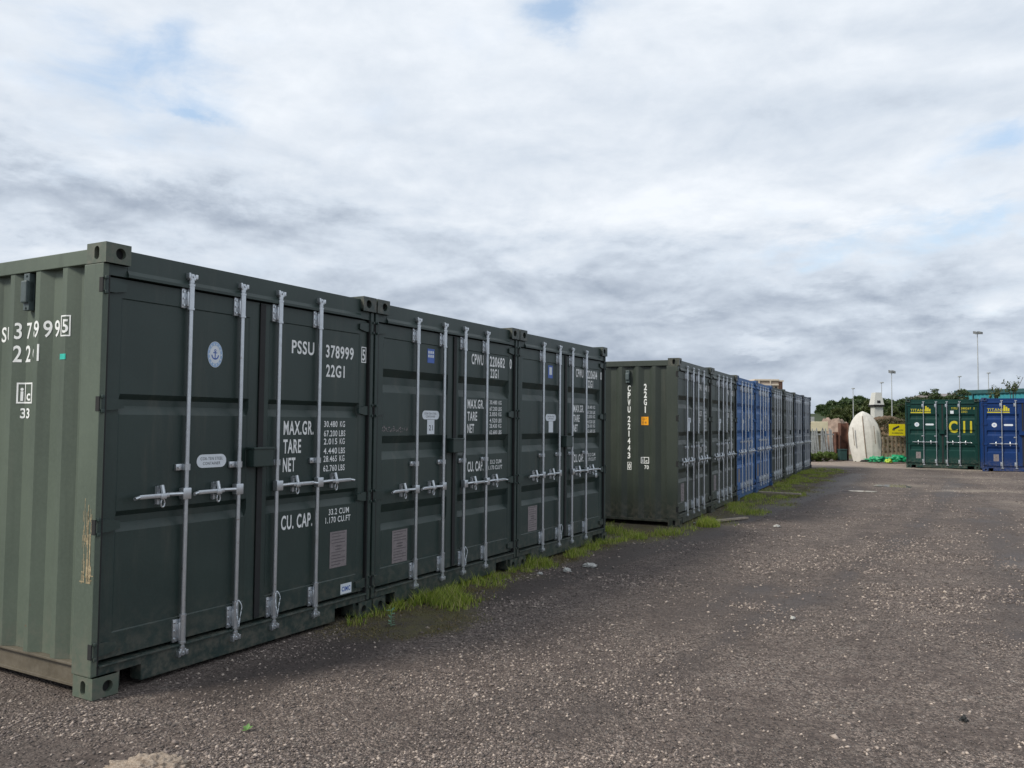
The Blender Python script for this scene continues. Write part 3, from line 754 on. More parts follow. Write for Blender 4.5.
def row_coords(x, y, row):
    ox, oy, a, p = ROWS[row]; dx, dy = x-ox, y-oy
    return dx*math.sin(a)+dy*math.cos(a), dx*math.cos(a)-dy*math.sin(a)      # along the fronts, outward from them
def verge(x, y):
    """where the grass strip in front of the container rows grows, 0..1"""
    n = vnoise(x*1.3, y*1.3, 5, 4)
    a1, o1 = row_coords(x, y, 1); a2, o2 = row_coords(x, y, 2)
    w1 = .06+.26*sstep(a1, 1.8, 3.0)+(n-.5)*.75
    w1 = w1+.85*np.exp(-((a1-2.3)/.55)**2)
    g1 = sstep(w1-o1, -.12, .12)*sstep(a1, 1.5, 2.3)*(1-sstep(a1, 8.2, 8.9))*sstep(o1, -.35, -.12)
    w2 = .60+.55*sstep(a2, 1, 6)+(n-.5)*1.1
    g2 = sstep(w2-o2, -.15, .2)*sstep(a2, .0, .6)*(1-sstep(a2, 17.5, 21))*sstep(o2, -.35, -.1)
    g3 = sstep(a2, -2.9, -2.3)*(1-sstep(a2, -.15, .25))*sstep(.25+(n-.5)*.9-o2, -.1, .2)*sstep(o2, -3.2, -2.9)*sstep(a1, 7.45, 7.55)
    return np.clip(np.maximum(np.maximum(g1, g2), g3), 0, 1)
def ground_z(x, y):
    a1, o1 = row_coords(x, y, 1)
    z = (vnoise(x*.35, y*.35, 21, 3)-.5)*.05+(vnoise(a1*.3+3, o1*1.6, 31, 3)-.5)*.028+(vnoise(x*3, y*3, 41, 3)-.5)*.012
    a2, o2 = row_coords(x, y, 2)
    near = np.maximum(sstep(.5-np.maximum(o1, -9), 0, .5)*(a1 < 8), sstep(.5-o2, 0, .5)*(a2 > -1))
    far = sstep(np.hypot(x-6, y-14), 30, 55)
    z = z*(1-near)*(1-far)-.004*near
    for (u, v), rr in PUDDLES: 
        gx, gy = ground_at(u, v); z -= .03*np.exp(-(((x-gx)/rr[0])**2+((y-gy)/rr[1])**2))
    return z
PUDDLES = [((861, 490), (1.2, .55)), ((893, 485.5), (1.0, .9))]
TRACKS = [([(230, 690), (330, 655), (470, 602), (600, 566), (700, 533), (800, 500), (858, 474)], .20, 1.3), ([(640, 545), (740, 515), (820, 492), (850, 478)], .6, .6),
          ([(560, 730), (700, 655), (800, 600), (880, 555), (935, 512), (955, 478)], .20, .6), ([(380, 768), (560, 680), (700, 615), (820, 560), (900, 510), (925, 480)], .16, .4), ([(1010, 640), (1015, 600), (1010, 550), (1000, 510)], .35, .5)]
def damp_field(x, y):
    a1, o1 = row_coords(x, y, 1); a2, o2 = row_coords(x, y, 2)
    d = .22*np.exp(-((o2-1.9-.5*(vnoise(a2*.35, o2*.2, 7, 2)-.5))/.75)**2)*sstep(a2, -1, 2)+.35*np.exp(-(np.maximum(o1, 0)/.8)**2)*(a1 < 8)
    d += .25*np.exp(-((o2-4.3-.5*(vnoise(a2*.3, o2*.2, 9, 2)-.5))/.45)**2)
    d += .2*np.exp(-((o2-6.1-.4*(vnoise(a2*.3, o2*.2, 19, 2)-.5))/.3)**2)
    n = vnoise(a1*.45+30, o1*1.2+10, 61, 5, .6)
    d += sstep(n, .52, .74)*.40
    d += .35*sstep(vnoise(x*.8, y*.8, 77, 4), .58, .75)
    for pts, wd, am in TRACKS:
        P = [ground_at(*q) for q in pts]; best = np.full(x.shape, 1e9)
        for (ax, ay), (bx, by) in zip(P, P[1:]):
            t_ = np.clip(((x-ax)*(bx-ax)+(y-ay)*(by-ay))/((bx-ax)**2+(by-ay)**2), 0, 1); best = np.minimum(best, np.hypot(x-ax-t_*(bx-ax), y-ay-t_*(by-ay)))
        best = best+.22*(vnoise(x*1.7, y*1.7, 301, 4)-.5)
        d += am*np.exp(-(np.maximum(best, 0)/wd)**2)*(.45+.9*vnoise(x*1.2, y*1.2, 305, 4))
    return np.clip(d, 0, 1)
def axis_pts(lo, a, b, hi, fine, n):
    g = lambda s, e2: s+(e2-s)*(np.linspace(0, 1, n)**2.4)
    return np.concatenate([g(a, lo)[::-1][:-1], np.arange(a, b, fine), g(b, hi)])
xs_ = axis_pts(-900, -7, 21, 900, .11, 26); ys_ = axis_pts(-400, 2, 38, 1500, .13, 26)
GX, GY = np.meshgrid(xs_, ys_, indexing='ij'); nx_, ny_ = GX.shape
GZ = ground_z(GX, GY)
idx = np.arange(nx_*ny_).reshape(nx_, ny_)
Fq = np.stack([idx[:-1, :-1], idx[1:, :-1], idx[1:, 1:], idx[:-1, 1:]], -1).reshape(-1, 4)
def ground_mat():
    t = NT('gravel_ground')
    def attr(n):
        a = t.n.new('ShaderNodeAttribute'); a.attribute_name = n; return a.outputs['Fac']
    damp, vg = attr('damp'), attr('verge')
    P = t.tc.outputs['Object']
    v1 = t.vor(85, 'Color', vec=P); v2 = t.vor(38, 'Color', vec=P); d1 = t.vor(85, 'Distance', vec=P); d2 = t.vor(38, 'Distance', vec=P)
    a = t.sep(v1)[0]; b = t.sep(v2)[1]
    n = t.noise(3.0, 8, .7, w=2.); n2 = t.noise(.8, 5, .6, w=5.)
    soil = t.mix(n, (.058, .045, .040), (.114, .090, .081))
    gravel = t.mix(t.rng(a, .2, 1.0), (.070, .055, .050), (.40, .33, .29))
    gravel = t.mix(t.rng(b, .80, .9), gravel, (.30, .265, .24))
    amt = t.math('ADD', t.rng(t.math('ADD', t.math('MULTIPLY', n, .6), t.math('MULTIPLY', n2, .5)), .40, .68), 0)
    amt = t.math('MULTIPLY', amt, t.rng(damp, .15, .85, 1.0, .12))
    amt = t.math('MULTIPLY', amt, t.rng(a, .25, .5))
    c = t.mix(amt, soil, gravel)
    c = t.mix(t.math('MULTIPLY', damp, .42), c, (.030, .027, .027))
    c = t.mix(t.rng(t.noise(26, 5, .75, w=11.), .47, .66, 0, .75), c, (.030, .024, .022))
    c = t.mix(t.math('MULTIPLY', t.rng(t.noise(11, 6, .75, w=12.), .52, .68, 0, .6), t.rng(damp, .1, .7, 1, .1)), c, (.27, .22, .19))
    c = t.mix(attr('pale'), c, (.32, .275, .23))
    moss = t.mix(t.noise(14, 5, .7, w=7.), (.050, .052, .018), (.135, .115, .055))
    c = t.mix(t.math('MULTIPLY', vg, t.rng(t.noise(5, 6, .7, w=3.), .3, .62)), c, moss)
    # beyond the yard the land is rough grass
    p = t.sep(P); far = t.math('MAXIMUM', t.rng(p[1], 37, 41), t.rng(p[0], -12, -25))
    c = t.mix(far, c, t.mix(t.noise(.4, 5, .6, w=8.), (.07, .09, .03), (.14, .12, .06)))
    conc = t.math('MULTIPLY', t.rng(p[1], 30.6, 31.2), t.rng(p[1], 38, 36))
    c = t.mix(t.math('MULTIPLY', conc, .85), c, t.mix(n, (.24, .19, .165), (.40, .33, .28)))
    t.col(c); t.rough(t.rng(damp, .3, 1, .92, .62))
    h = t.math('ADD', t.math('MULTIPLY', t.rng(d1, .1, .7, 1, 0), amt), t.math('MULTIPLY', n, .8))
    h = t.math('ADD', h, t.math('MULTIPLY', t.rng(d2, 0, .5, 1, 0), .5))
    t.bump(h, .02, 1.0); t.b.inputs['Specular IOR Level'].default_value = .3
    return t.m
GM = ground_mat()
gme = raw_mesh('ground', np.stack([GX, GY, GZ], -1).reshape(-1, 3), Fq, GM, True)
def pale_field(x, y):
    p = 0
    for (u, v), rx, ry, am in (((965, 491.5), .8, .30, .7), ((895, 485), 1.0, .7, .5), ((1010, 482), 1.4, .7, .3), ((940, 476), 2.0, .8, .25)):
        gx, gy = ground_at(u, v); p = p+am*np.exp(-((x-gx)/rx)**2-((y-gy)/ry)**2)
    a3, o3 = row_coords(x, y, 3); p = p+.9*np.exp(-((o3-.55)/.45)**2)*(a3 > -1.5)
    a2, o2 = row_coords(x, y, 2); p = p+.35*sstep(vnoise(x*.55+5, y*.55, 231, 4), .52, .68)*sstep(o2, 3.5, 5.5)
    return np.clip(p*(.35+1.1*vnoise(x*2, y*2, 211, 4)), 0, .9)
for nm, arr in (('damp', damp_field(GX, GY)), ('verge', verge(GX, GY)), ('pale', pale_field(GX, GY))):
    at_ = gme.attributes.new(nm, 'FLOAT', 'POINT'); at_.data.foreach_set('value', arr.astype(np.float32).ravel())
tag(link('ground', gme), kind='structure')

# puddles in two hollows of the yard
def puddle(u, v, rx, ry, label, seed):
    gx, gy = ground_at(u, v); n = 40; r = np.random.default_rng(seed); ph = r.random(4)*6.28; P = []
    z = float(ground_z(np.array([gx]), np.array([gy]))[0])
    for i in range(n):
        a = 2*math.pi*i/n; k = 1+.22*math.sin(2*a+ph[0])+.16*math.sin(3*a+ph[1])+.12*math.sin(5*a+ph[2])+.06*math.sin(9*a+ph[3])
        P.append((rx*k*math.cos(a), ry*k*math.sin(a), 0))
    mb = MB(); mb.add(P, [tuple(range(n))])
    t = NT('puddle_water'); t.col((.16, .15, .14)); t.rough(.09); t.b.inputs['IOR'].default_value = 1.33; t.bump(t.noise(12, 2, .5, w=1.), .002, .4)
    t.b.inputs['Specular IOR Level'].default_value = .8
    tag(link('puddle', mb.mesh('puddle', t.m), loc=(gx, gy, z+.016)), label, 'puddle', 'puddles in the yard')
puddle(861, 490.5, .40, .20, 'thin bright puddle on the gravel, the nearer of the two', 1)
puddle(893, 485.5, .55, .45, 'wider rounded puddle on the gravel, farther from the camera', 5)

# ------------------------------------------------------------------ loose gravel
def tri_lump():
    V = np.array([(1, .2, 0), (.1, 1, .1), (-1, -.1, 0), (-.2, -1, -.1), (.1, .1, .95), (0, -.1, -.9)])
    Fc = np.array([(0, 1, 4), (1, 2, 4), (2, 3, 4), (3, 0, 4), (1, 0, 5), (2, 1, 5), (3, 2, 5), (0, 3, 5)])
    return V, Fc
def inside_box(x, y):
    a1, o1 = row_coords(x, y, 1); a2, o2 = row_coords(x, y, 2); a3, o3 = row_coords(x, y, 3)
    return ((o1 < -.02) & (o1 > -6.1) & (a1 > -.02) & (a1 < 7.4)) | ((o2 < -.02) & (o2 > -6.1) & (a2 > -.02) & (a2 < 19.7)) | ((o3 < 0) & (o3 > -6.1) & (a3 > 0) & (a3 < 5))
def scatter(n, ymin, ymax, power):
    """points over the yard, denser near the camera's end"""
    k = rng.random(n); y = ymin*(ymax/ymin)**(k**power)
    x = (rng.random(n)*2-1)*(y*.72+.8)
    m = ~inside_box(x, y); return x[m], y[m]
def stones(n, ymin, ymax, power, smin, smax, patchy=True):
    x, y = scatter(n, ymin, ymax, power)
    if patchy:
        p = vnoise(x*1.4+50, y*1.4, 91, 5, .66); keep = rng.random(len(x)) < (.07+.75*sstep(p, .42, .66))*(1-.7*damp_field(x, y))*(1-.85*verge(x, y)); x, y = x[keep], y[keep]
    V0, F0 = tri_lump(); m = len(x)
    s = smin+(smax-smin)*rng.random(m)**3.2
    V = (V0[None]+.55*(rng.random((m, 6, 3))-.5))*(s[:, None, None]*(.75+.6*rng.random((m, 1, 3))))
    V[:, :, 2] *= .62
    th = rng.random(m)*6.283; c, s_ = np.cos(th)[:, None], np.sin(th)[:, None]
    X_ = V[:, :, 0]*c-V[:, :, 1]*s_+x[:, None]; Y_ = V[:, :, 0]*s_+V[:, :, 1]*c+y[:, None]; Z_ = V[:, :, 2]+(ground_z(x, y)+s*.12)[:, None]
    Vv = np.stack([X_, Y_, Z_], -1).reshape(-1, 3); Ff = (F0[None]+6*np.arange(m)[:, None, None]).reshape(-1, 3)
    return Vv, Ff
def stone_mat():
    t = NT('loose_stone'); g_ = t.n.new('ShaderNodeNewGeometry')
    cr_ = t.n.new('ShaderNodeValToRGB'); r_ = cr_.color_ramp; r_.elements[0].color = (.065, .055, .05, 1); r_.elements[1].color = (.46, .385, .33, 1)
    e_ = r_.elements.new(.45); e_.color = (.13, .105, .097, 1); e_ = r_.elements.new(.8); e_.color = (.23, .19, .17, 1)
    t.l.new(g_.outputs['Random Per Island'], cr_.inputs[0]); t.col(cr_.outputs[0]); t.rough(.85); return t.m
SM = stone_mat()
Va, Fa = stones(420000, 3.2, 12, 1.2, .003, .013); Vb, Fb = stones(280000, 7, 30, 1.0, .006, .020); Vc, Fc_ = stones(1500, 3.2, 28, 1.0, .009, .022, False)
Vs = np.concatenate([Va, Vb, Vc]); Fs = np.concatenate([Fa, Fb+len(Va), Fc_+len(Va)+len(Vb)])
tag(link('gravel', raw_mesh('gravel', Vs, Fs, SM)), kind='stuff')

# ------------------------------------------------------------------ grass
def blades(x, y, h, wd, lean=.5):
    n = len(x); th = rng.random(n)*6.283; dx, dy = np.cos(th), np.sin(th)
    ln = h*lean*(.3+rng.random(n)); ph = th+rng.normal(0, .8, n); lx, ly = np.cos(ph)*ln, np.sin(ph)*ln
    z = ground_z(x, y)-.004
    P = []
    for k, (t, ww) in enumerate(((0, 1), (.5, .8), (1, .06))):
        cx, cy, cz = x+lx*t*t, y+ly*t*t, z+h*t*(1-.25*t*lean)
        P.append(np.stack([cx-dx*wd*ww/2, cy-dy*wd*ww/2, cz], -1)); P.append(np.stack([cx+dx*wd*ww/2, cy+dy*wd*ww/2, cz], -1))
    V = np.stack(P, 1).reshape(-1, 3); b = 6*np.arange(n)[:, None]
    Fq_ = np.concatenate([b+np.array([[0, 1, 3, 2]]), b+np.array([[2, 3, 5, 4]])]); return V, Fq_
def grass_mat(name, c):
    t = NT(name); g_ = t.n.new('ShaderNodeNewGeometry'); cr_ = t.n.new('ShaderNodeValToRGB'); r_ = cr_.color_ramp
    r_.elements[0].color = S(c[0]); r_.elements[1].color = S(c[-1])
    for i, q in enumerate(c[1:-1]): e_ = r_.elements.new((i+1)/(len(c)-1)); e_.color = S(q)
    t.l.new(g_.outputs['Random Per Island'], cr_.inputs[0]); t.col(cr_.outputs[0]); t.rough(.55)
    tl = t.n.new('ShaderNodeBsdfTranslucent'); t.l.new(cr_.outputs[0], tl.inputs[0]); ms = t.n.new('ShaderNodeMixShader'); ms.inputs[0].default_value = .35
    t.l.new(t.b.outputs[0], ms.inputs[1]); t.l.new(tl.outputs[0], ms.inputs[2]); t.l.new(ms.outputs[0], t.n['Material Output'].inputs[0]); return t.m
GRM = grass_mat('grass_blades', [(.09, .13, .022), (.20, .28, .035), (.30, .39, .05), (.38, .43, .08), (.46, .41, .20)])
DRY = grass_mat('dry_grass', [(.10, .10, .035), (.17, .14, .06), (.26, .20, .10), (.13, .13, .04)])
def strip(row, n, a0, a1, o0, o1):
    al = a0+rng.random(n)*(a1-a0); o = o0+rng.random(n)*(o1-o0); ox, oy, a, p = ROWS[row]
    x = ox+math.sin(a)*al+math.cos(a)*o; y = oy+math.cos(a)*al-math.sin(a)*o
    return x, y, al, o
LV, LF = [], []; DV, DF = [], []
def push(L1, L2, V, Fq_): k = sum(len(v) for v in L1); L1.append(V); L2.append(Fq_+k)
for (row, n, a0, a1, o0, o1, hh) in ((1, 60000, 1.6, 8.6, -.12, 1.1, .11), (2, 90000, -.1, 20, -.15, 2.0, .10), (2, 30000, -2.9, .1, -3.0, .9, .12)):
    x, y, al, o = strip(row, n, a0, a1, o0, o1)
    v = verge(x, y); clump = vnoise(x*2.2, y*2.2, 111, 4, .6); m = ~inside_box(x, y)
    lush = sstep(clump, .47, .66)*v
    if row == 1: lush = lush*(.25+1.0*np.exp(-((al-3.15)/.75)**2)+.9*np.exp(-((al-5.3)/1.1)**2)+.7*np.exp(-((al-7.8)/.6)**2))*np.exp(-(np.maximum(o-.25, 0)/.35)**2)
    elif a0 > -1: lush = lush*(.5+.6*sstep(vnoise(x*.9, y*.9, 171, 3), .4, .6)); 
    k = m & (rng.random(len(x)) < lush*.62)
    h = hh*(.35+.75*rng.random(k.sum()))*(.35+.9*np.clip(lush[k], 0, 1.2))
    push(LV, LF, *blades(x[k], y[k], h, .0045+.004*rng.random(k.sum())))
    k = m & (rng.random(len(x)) < v*.5*sstep(vnoise(x*1.6+9, y*1.6, 131, 4), .34, .58))
    push(DV, DF, *blades(x[k], y[k], .012+.028*rng.random(k.sum()), .005+.004*rng.random(k.sum()), 1.2))
def tuft(row, al, out, rad, n, h):
    cx, cy = row_xy(row, al, out); r = rad*np.sqrt(rng.random(n))*.9; t_ = rng.random(n)*6.283
    push(LV, LF, *blades(cx+r*np.cos(t_), cy+r*np.sin(t_), h*(.5+.6*rng.random(n))*(1.15-r/rad*.6), .005+.004*rng.random(n), .45))
for a_ in np.linspace(2.15, 4.3, 15): tuft(1, a_+random.uniform(-.06, .06), random.uniform(.0, .10), random.uniform(.04, .11), 50, random.uniform(.05, .15))
for a_ in np.linspace(4.4, 7.5, 14): tuft(1, a_+random.uniform(-.1, .1), random.uniform(.0, .16), random.uniform(.04, .12), 70, random.uniform(.05, .12))
tuft(2, .28, .38, .20, 800, .20); tuft(2, .45, .30, .14, 400, .16)
for i in range(26): tuft(2, random.uniform(2.2, 17), random.uniform(.05, .9), random.uniform(.15, .3), 260, random.uniform(.08, .14))
tag(link('grass', raw_mesh('grass', np.concatenate(LV), np.concatenate(LF), GRM)), kind='stuff')
tag(link('dry_grass', raw_mesh('dry_grass', np.concatenate(DV), np.concatenate(DF), DRY)), kind='stuff')

# ------------------------------------------------------------------ small things on the ground
def lump(name, loc, size, mat, seed, rough=.35, sub=3, flat=.6, scale=1.6, jag=0):
    bm = bmesh.new(); bmesh.ops.create_icosphere(bm, subdivisions=sub, radius=1)
    for v in bm.verts:
        p = v.co.copy(); n = mnoise.noise(p*scale+Vector((seed, 0, 0)))+.5*mnoise.noise(p*scale*2.3+Vector((0, seed, 0)))+jag*mnoise.noise(p*scale*7+Vector((seed, seed, 0)))
        v.co = p*(1+rough*n); v.co.x *= size[0]; v.co.y *= size[1]; v.co.z = max(v.co.z, -flat)*size[2]
    me = bpy.data.meshes.new(name); bm.to_mesh(me); bm.free(); me.materials.append(mat); me.shade_smooth() if sub > 3 else None
    return link(name, me, loc=loc)
t = NT('pale_rubble_stone'); n_ = t.noise(38, 8, .75, w=1.); t.col(t.mix(t.rng(n_, .3, .7), (.22, .165, .125), (.50, .42, .345))); t.rough(.95); t.bump(n_, .02, 1)
tag(lump('rubble_stone', (-1.60, 3.69, -.01), (.21, .13, .085), t.m, 3.3, .34, 6, .3, 1.9, .42), 'pale pinkish rough stone lying on the gravel in front of the nearest container', 'stone')
gx, gy = ground_at(964, 724)
tag(lump('coal_lump', (gx, gy, .015), (.020, .018, .028), M['rubber'], 8, .5, 3, .7, 1.8), 'small black lump alone on the open gravel', 'lump')
def leafy(name, u, v, n, size, mat, label, tall=0):
    gx, gy = ground_at(u, v); root = None; V, Fc = [], []
    mb = MB()
    for i in range(n):
        a = random.uniform(0, 6.28); el_ = random.uniform(.1, .9); L = size*random.uniform(.6, 1); z0 = .005+tall*i/max(1, n)
        d = Vector((math.cos(a)*math.cos(el_), math.sin(a)*math.cos(el_), math.sin(el_))); s_ = d.cross(Vector((0, 0, 1))).normalized()*L*.28
        p = Vector((0, 0, z0)); k = len(mb.v)
        mb.add([p, p+d*L*.45+s_, p+d*L+Vector((0, 0, -L*.15)), p+d*L*.45-s_], [(0, 1, 2, 3)])
    if tall: mb.tube((0, 0, 0), (0, 0, tall), .003, n=5)
    tag(link(name, mb.mesh(name, mat), loc=(gx, gy, 0)), label, 'weed')
WD = plain('weed_leaf', (.10, .21, .05), .5); WB = plain('blue_green_leaf', (.16, .30, .20), .5)
leafy('weed', 247, 731, 9, .045, WD, 'tiny bright green weed alone on bare gravel')
leafy('weed', 391, 626, 16, .05, WB, 'pale blue green upright weed at the edge of the grass', .12)
LIT = plain('litter_white', (.45, .45, .43), .6, var=.15)
for (u, v, sx_, sy_, lb) in ((590, 566, .09, .06, 'flat white scrap of litter near the third near container'), (567, 571, .05, .05, 'grey crushed scrap of litter beside the flat white one'),
                             (700, 524, .10, .06, 'white crumpled litter by the grass tuft at the long row'), (777, 527, .06, .04, 'small bright scrap of litter on dark gravel beyond the grass'),
                             (793, 620, .022, .016, 'tiny white chip alone in the middle of the gravel'), (540, 574, .03, .02, 'small white scrap in grass edge before the third container')):
    gx, gy = ground_at(u, v); gz = float(ground_z(np.array([gx]), np.array([gy]))[0])
    tag(lump('litter_scrap', (gx, gy, gz+.012), (sx_*.8, sy_*.9, .012+.25*sy_), LIT, u*.1, .55, 4, .25, 2.6, .5), lb, 'litter', 'scraps of litter on the ground')
WOODP = plain('weathered_plank', (.33, .28, .22), .85, var=.35, scale=20)
p0 = row_xy(2, 6.55, .16); p1 = row_xy(2, 6.45, 1.06)
mb = MB(); L = math.hypot(p1[0]-p0[0], p1[1]-p0[1]); mb.box(0, L, -.05, .05, .0, .035, .004)
tag(link('timber_plank', mb.mesh('timber_plank', WOODP), loc=(p0[0], p0[1], .05), rot=(0, 0, math.atan2(p1[1]-p0[1], p1[0]-p0[0]))), 'pale weathered plank lying across the grass by a blue container', 'plank')
p0 = row_xy(2, .75, .35); p1 = row_xy(2, 1.5, .75)
mb = MB(); L = math.hypot(p1[0]-p0[0], p1[1]-p0[1]); mb.box(0, L, -.035, .035, .0, .03, .004)
tag(link('timber_plank', mb.mesh('timber_plank', WOODP), loc=(p0[0], p0[1], .02), rot=(0, 0, math.atan2(p1[1]-p0[1], p1[0]-p0[0]))), 'short grey timber batten lying beside the bright grass tuft', 'plank')
# ------------------------------------------------------------------ far end of the yard
FY = 36.5
def px(u, v, Y=FY): return at(u, v, Y)
GALV2 = plain('grey_paling_steel', (.33, .345, .35), .6, .1, .25); RUST = plain('rust', (.135, .062, .042), .9, var=.5, scale=4, bump=.01)
TANRUB = plain('pinkish_rubble', (.24, .175, .14), .95, var=.4, scale=3, bump=.05)
# palisade fence, each pale a bent strip with a pointed top
fr = empty('palisade_fence', (px(805, 462)[0], FY, 0)); tag(fr, 'grey steel palisade fence with leaning pales behind the long row', 'fence')
x0f = 0; x1f = px(836, 440)[0]-px(805, 440)[0]
zt = px(820, 428)[2]
for zr in (zt-.28, .45):
    mb = MB(); mb.box(x0f-.3, x1f, .03, .07, zr-.03, zr+.03); link('fence_rail', mb.mesh('fence_rail', GALV2), fr)
nP = 15
for i in range(nP):
    xx = x0f-.2+(x1f+.1)*i/(nP-1); ln = random.uniform(-.16, .02); mb = MB(); h_ = zt+random.uniform(-.08, .06)
    P = [(-.035, .05), (.035, .05), (.035+ln, h_-.1), (ln, h_), (-.035+ln, h_-.1)]
    mb.prism(P, -.012, 0); mb.tube((0, -.006, .05), (ln, -.006, h_-.1), .012, n=6)
    link('pale', mb.mesh('pale', GALV2), fr, (xx, .02, 0))
# shed end with cream wall behind the fence
SHX = px(806, 422, 42)[0]; CRM = plain('cream_render', (.62, .56, .40), .8, var=.12, scale=3)
sh = empty('cream_shed', (SHX-.4, 42.5, 0)); tag(sh, 'low shed with a deep cream roof edge behind the palisade fence', 'shed')
wS = px(829, 422, 42)[0]-SHX+.4; hS = px(815, 421.5, 42)[2]
mb = MB(); mb.box(0, wS, 0, 3, 0, hS-.50); link('wall', mb.mesh('wall', plain('brown_boarding', (.10, .085, .06), .9)), sh)
mb = MB(); mb.box(-.1, wS+.1, -.12, 3.1, hS-.498, hS, .02); link('roof', mb.mesh('roof', CRM), sh)
mb = MB(); mb.box(.3, 1.0, -.03, -.002, .1, 2.0); link('door', mb.mesh('door', GALV2), sh)
# rusty sheet piles standing upright
for (ua, ub, vt, lb, dy) in ((834.2, 838.4, 432, 'narrow rusty steel post left of the taller rusty column', 0), (841.5, 849.5, 423, 'wide rusty steel column beside the upturned boat', .25)):
    a, b = px(ua, vt)[0], px(ub, vt)[0]; h_ = px(ua, vt)[2]
    mb = MB(); t_ = .03; mb.box(a, a+t_, FY+dy-.15, FY+dy+.15, 0, h_, .004); mb.box(b-t_, b, FY+dy-.15, FY+dy+.15, 0, h_, .004); mb.box(a+t_+.002, b-t_-.002, FY+dy-.03, FY+dy+.03, 0, h_-.01)
    tag(link('rusty_column', mb.mesh('rusty_column', RUST)), lb, 'column', 'rusty steel columns')
g_ = px(840, 455)
bn = empty('wheelie_bin', (g_[0]-.02, FY-.3, 0)); tag(bn, 'small dark teal bin between the two rusty columns', 'bin')
BT = plain('teal_bin_plastic', (.02, .055, .055), .5)
mb = MB(); mb.add([(x*(1 if z else .8)*.14, y*(1 if z else .8)*.16, z) for z in (.06, .48) for x, y in ((-1, -1), (1, -1), (1, 1), (-1, 1))], [(0, 1, 5, 4), (1, 2, 6, 5), (2, 3, 7, 6), (3, 0, 4, 7), (0, 3, 2, 1), (4, 5, 6, 7)]); link('body', mb.mesh('body', BT), bn)
mb = MB(); mb.box(-.16, .16, -.18, .18, .482, .53, .012); link('lid', mb.mesh('lid', BT), bn)
for s_ in (-1, 1): mb = MB(); mb.tube((s_*.10, .15, .06), (s_*.135, .15, .06), .06, n=14); link('wheel', mb.mesh('wheel', M['rubber']), bn)
# mound of pinkish rubble behind the fence, and the brown bank
def mound(name, cx, cy, rx, ry, h, mat, seed, n=70):
    V = []; Fc = []
    for j in range(n+1):
        for i in range(n+1):
            a, b = (i/n*2-1), (j/n*2-1); r = math.hypot(a, b)
            z = h*max(0, 1-r**2.2)*(1+.35*mnoise.noise(Vector((a*2.2+seed, b*2.2, 0))))+.16*mnoise.noise(Vector((a*11+seed, b*11, 3)))*(1 if r < .95 else 0)
            V.append((a*rx, b*ry, max(z, -.1)-.02))
    for j in range(n):
        for i in range(n): k = j*(n+1)+i; Fc.append((k, k+1, k+n+2, k+n+1))
    me = bpy.data.meshes.new(name); me.from_pydata(V, [], Fc); me.materials.append(mat); me.shade_smooth(); return link(name, me, loc=(cx, cy, 0))
p = px(840, 419, 46); tag(mound('rubble_mound', p[0]-.2, 47, 1.7, 2.2, p[2]*.97, TANRUB, 2.2), 'pinkish mound of rubble rising behind the fence and rusty columns', 'mound', kind='thing')
BRB = plain('brown_bank_scrub', (.12, .082, .05), .95, var=.5, scale=5, bump=.05)
p = px(893, 416, 48); tag(mound('earth_bank', p[0]+.4, 49, 3.0, 2.2, p[2]*.86, BRB, 6.1), kind='structure')

def leaf_cluster(V, Fc, centre, rad, n, leaf, squash=.8):
    c = np.array(centre); d = rng.normal(size=(n, 3)); d /= np.linalg.norm(d, axis=1)[:, None]
    p = c+d*(rad*(.35+.65*rng.random((n, 1))**.5))*np.array([1, 1, squash])
    u = rng.normal(size=(n, 3)); u /= np.linalg.norm(u, axis=1)[:, None]; w_ = np.cross(u, rng.normal(size=(n, 3))); w_ /= np.linalg.norm(w_, axis=1)[:, None]
    s = leaf*(.5+rng.random((n, 1)))
    k = sum(len(v) for v in V)
    V.append(np.stack([p-u*s, p-w_*s*.45, p+u*s, p+w_*s*.45], 1).reshape(-1, 3)); Fc.append(4*np.arange(n)[:, None]+np.array([[0, 1, 2, 3]])+k)
def leaf_mat(name, cols):
    return grass_mat(name, cols)
TR1 = leaf_mat('evergreen_leaf', [(.024, .048, .018), (.040, .072, .024), (.060, .098, .032), (.085, .125, .042)])
TR2 = leaf_mat('olive_leaf', [(.045, .065, .02), (.07, .095, .03), (.10, .12, .04)])
TR3 = leaf_mat('bush_leaf', [(.06, .11, .02), (.11, .17, .035), (.16, .22, .05), (.045, .07, .018)])
BARK = plain('bark', (.06, .045, .035), .9)
def tree(base, h, r, mat, label, n=16, leaf=.35, group='trees on the rise beyond the yard', name='evergreen_tree', trunk=.35, seed=0):
    root = empty(name, base); tag(root, label, 'tree', group)
    mb = MB(); mb.tube((0, 0, -.3), (0, 0, h*.75), r*.07, r*.03, n=8)
    V, Fc = [], []
    for i in range(n):
        a = random.uniform(0, 6.28); k = random.uniform(trunk, 1.0); rr = r*(1-.75*max(0, k-.45)/.55)*random.uniform(.25, .95)
        c = (rr*math.cos(a), rr*math.sin(a), h*k*.95); leaf_cluster(V, Fc, c, r*random.uniform(.26, .46), 260, leaf, .7)
        mb.tube((0, 0, h*k*.55), c, r*.022, r*.008, n=5)
    link('trunk', mb.mesh('trunk', BARK), root); link('crown', raw_mesh('crown', np.concatenate(V), np.concatenate(Fc), mat), root); return root
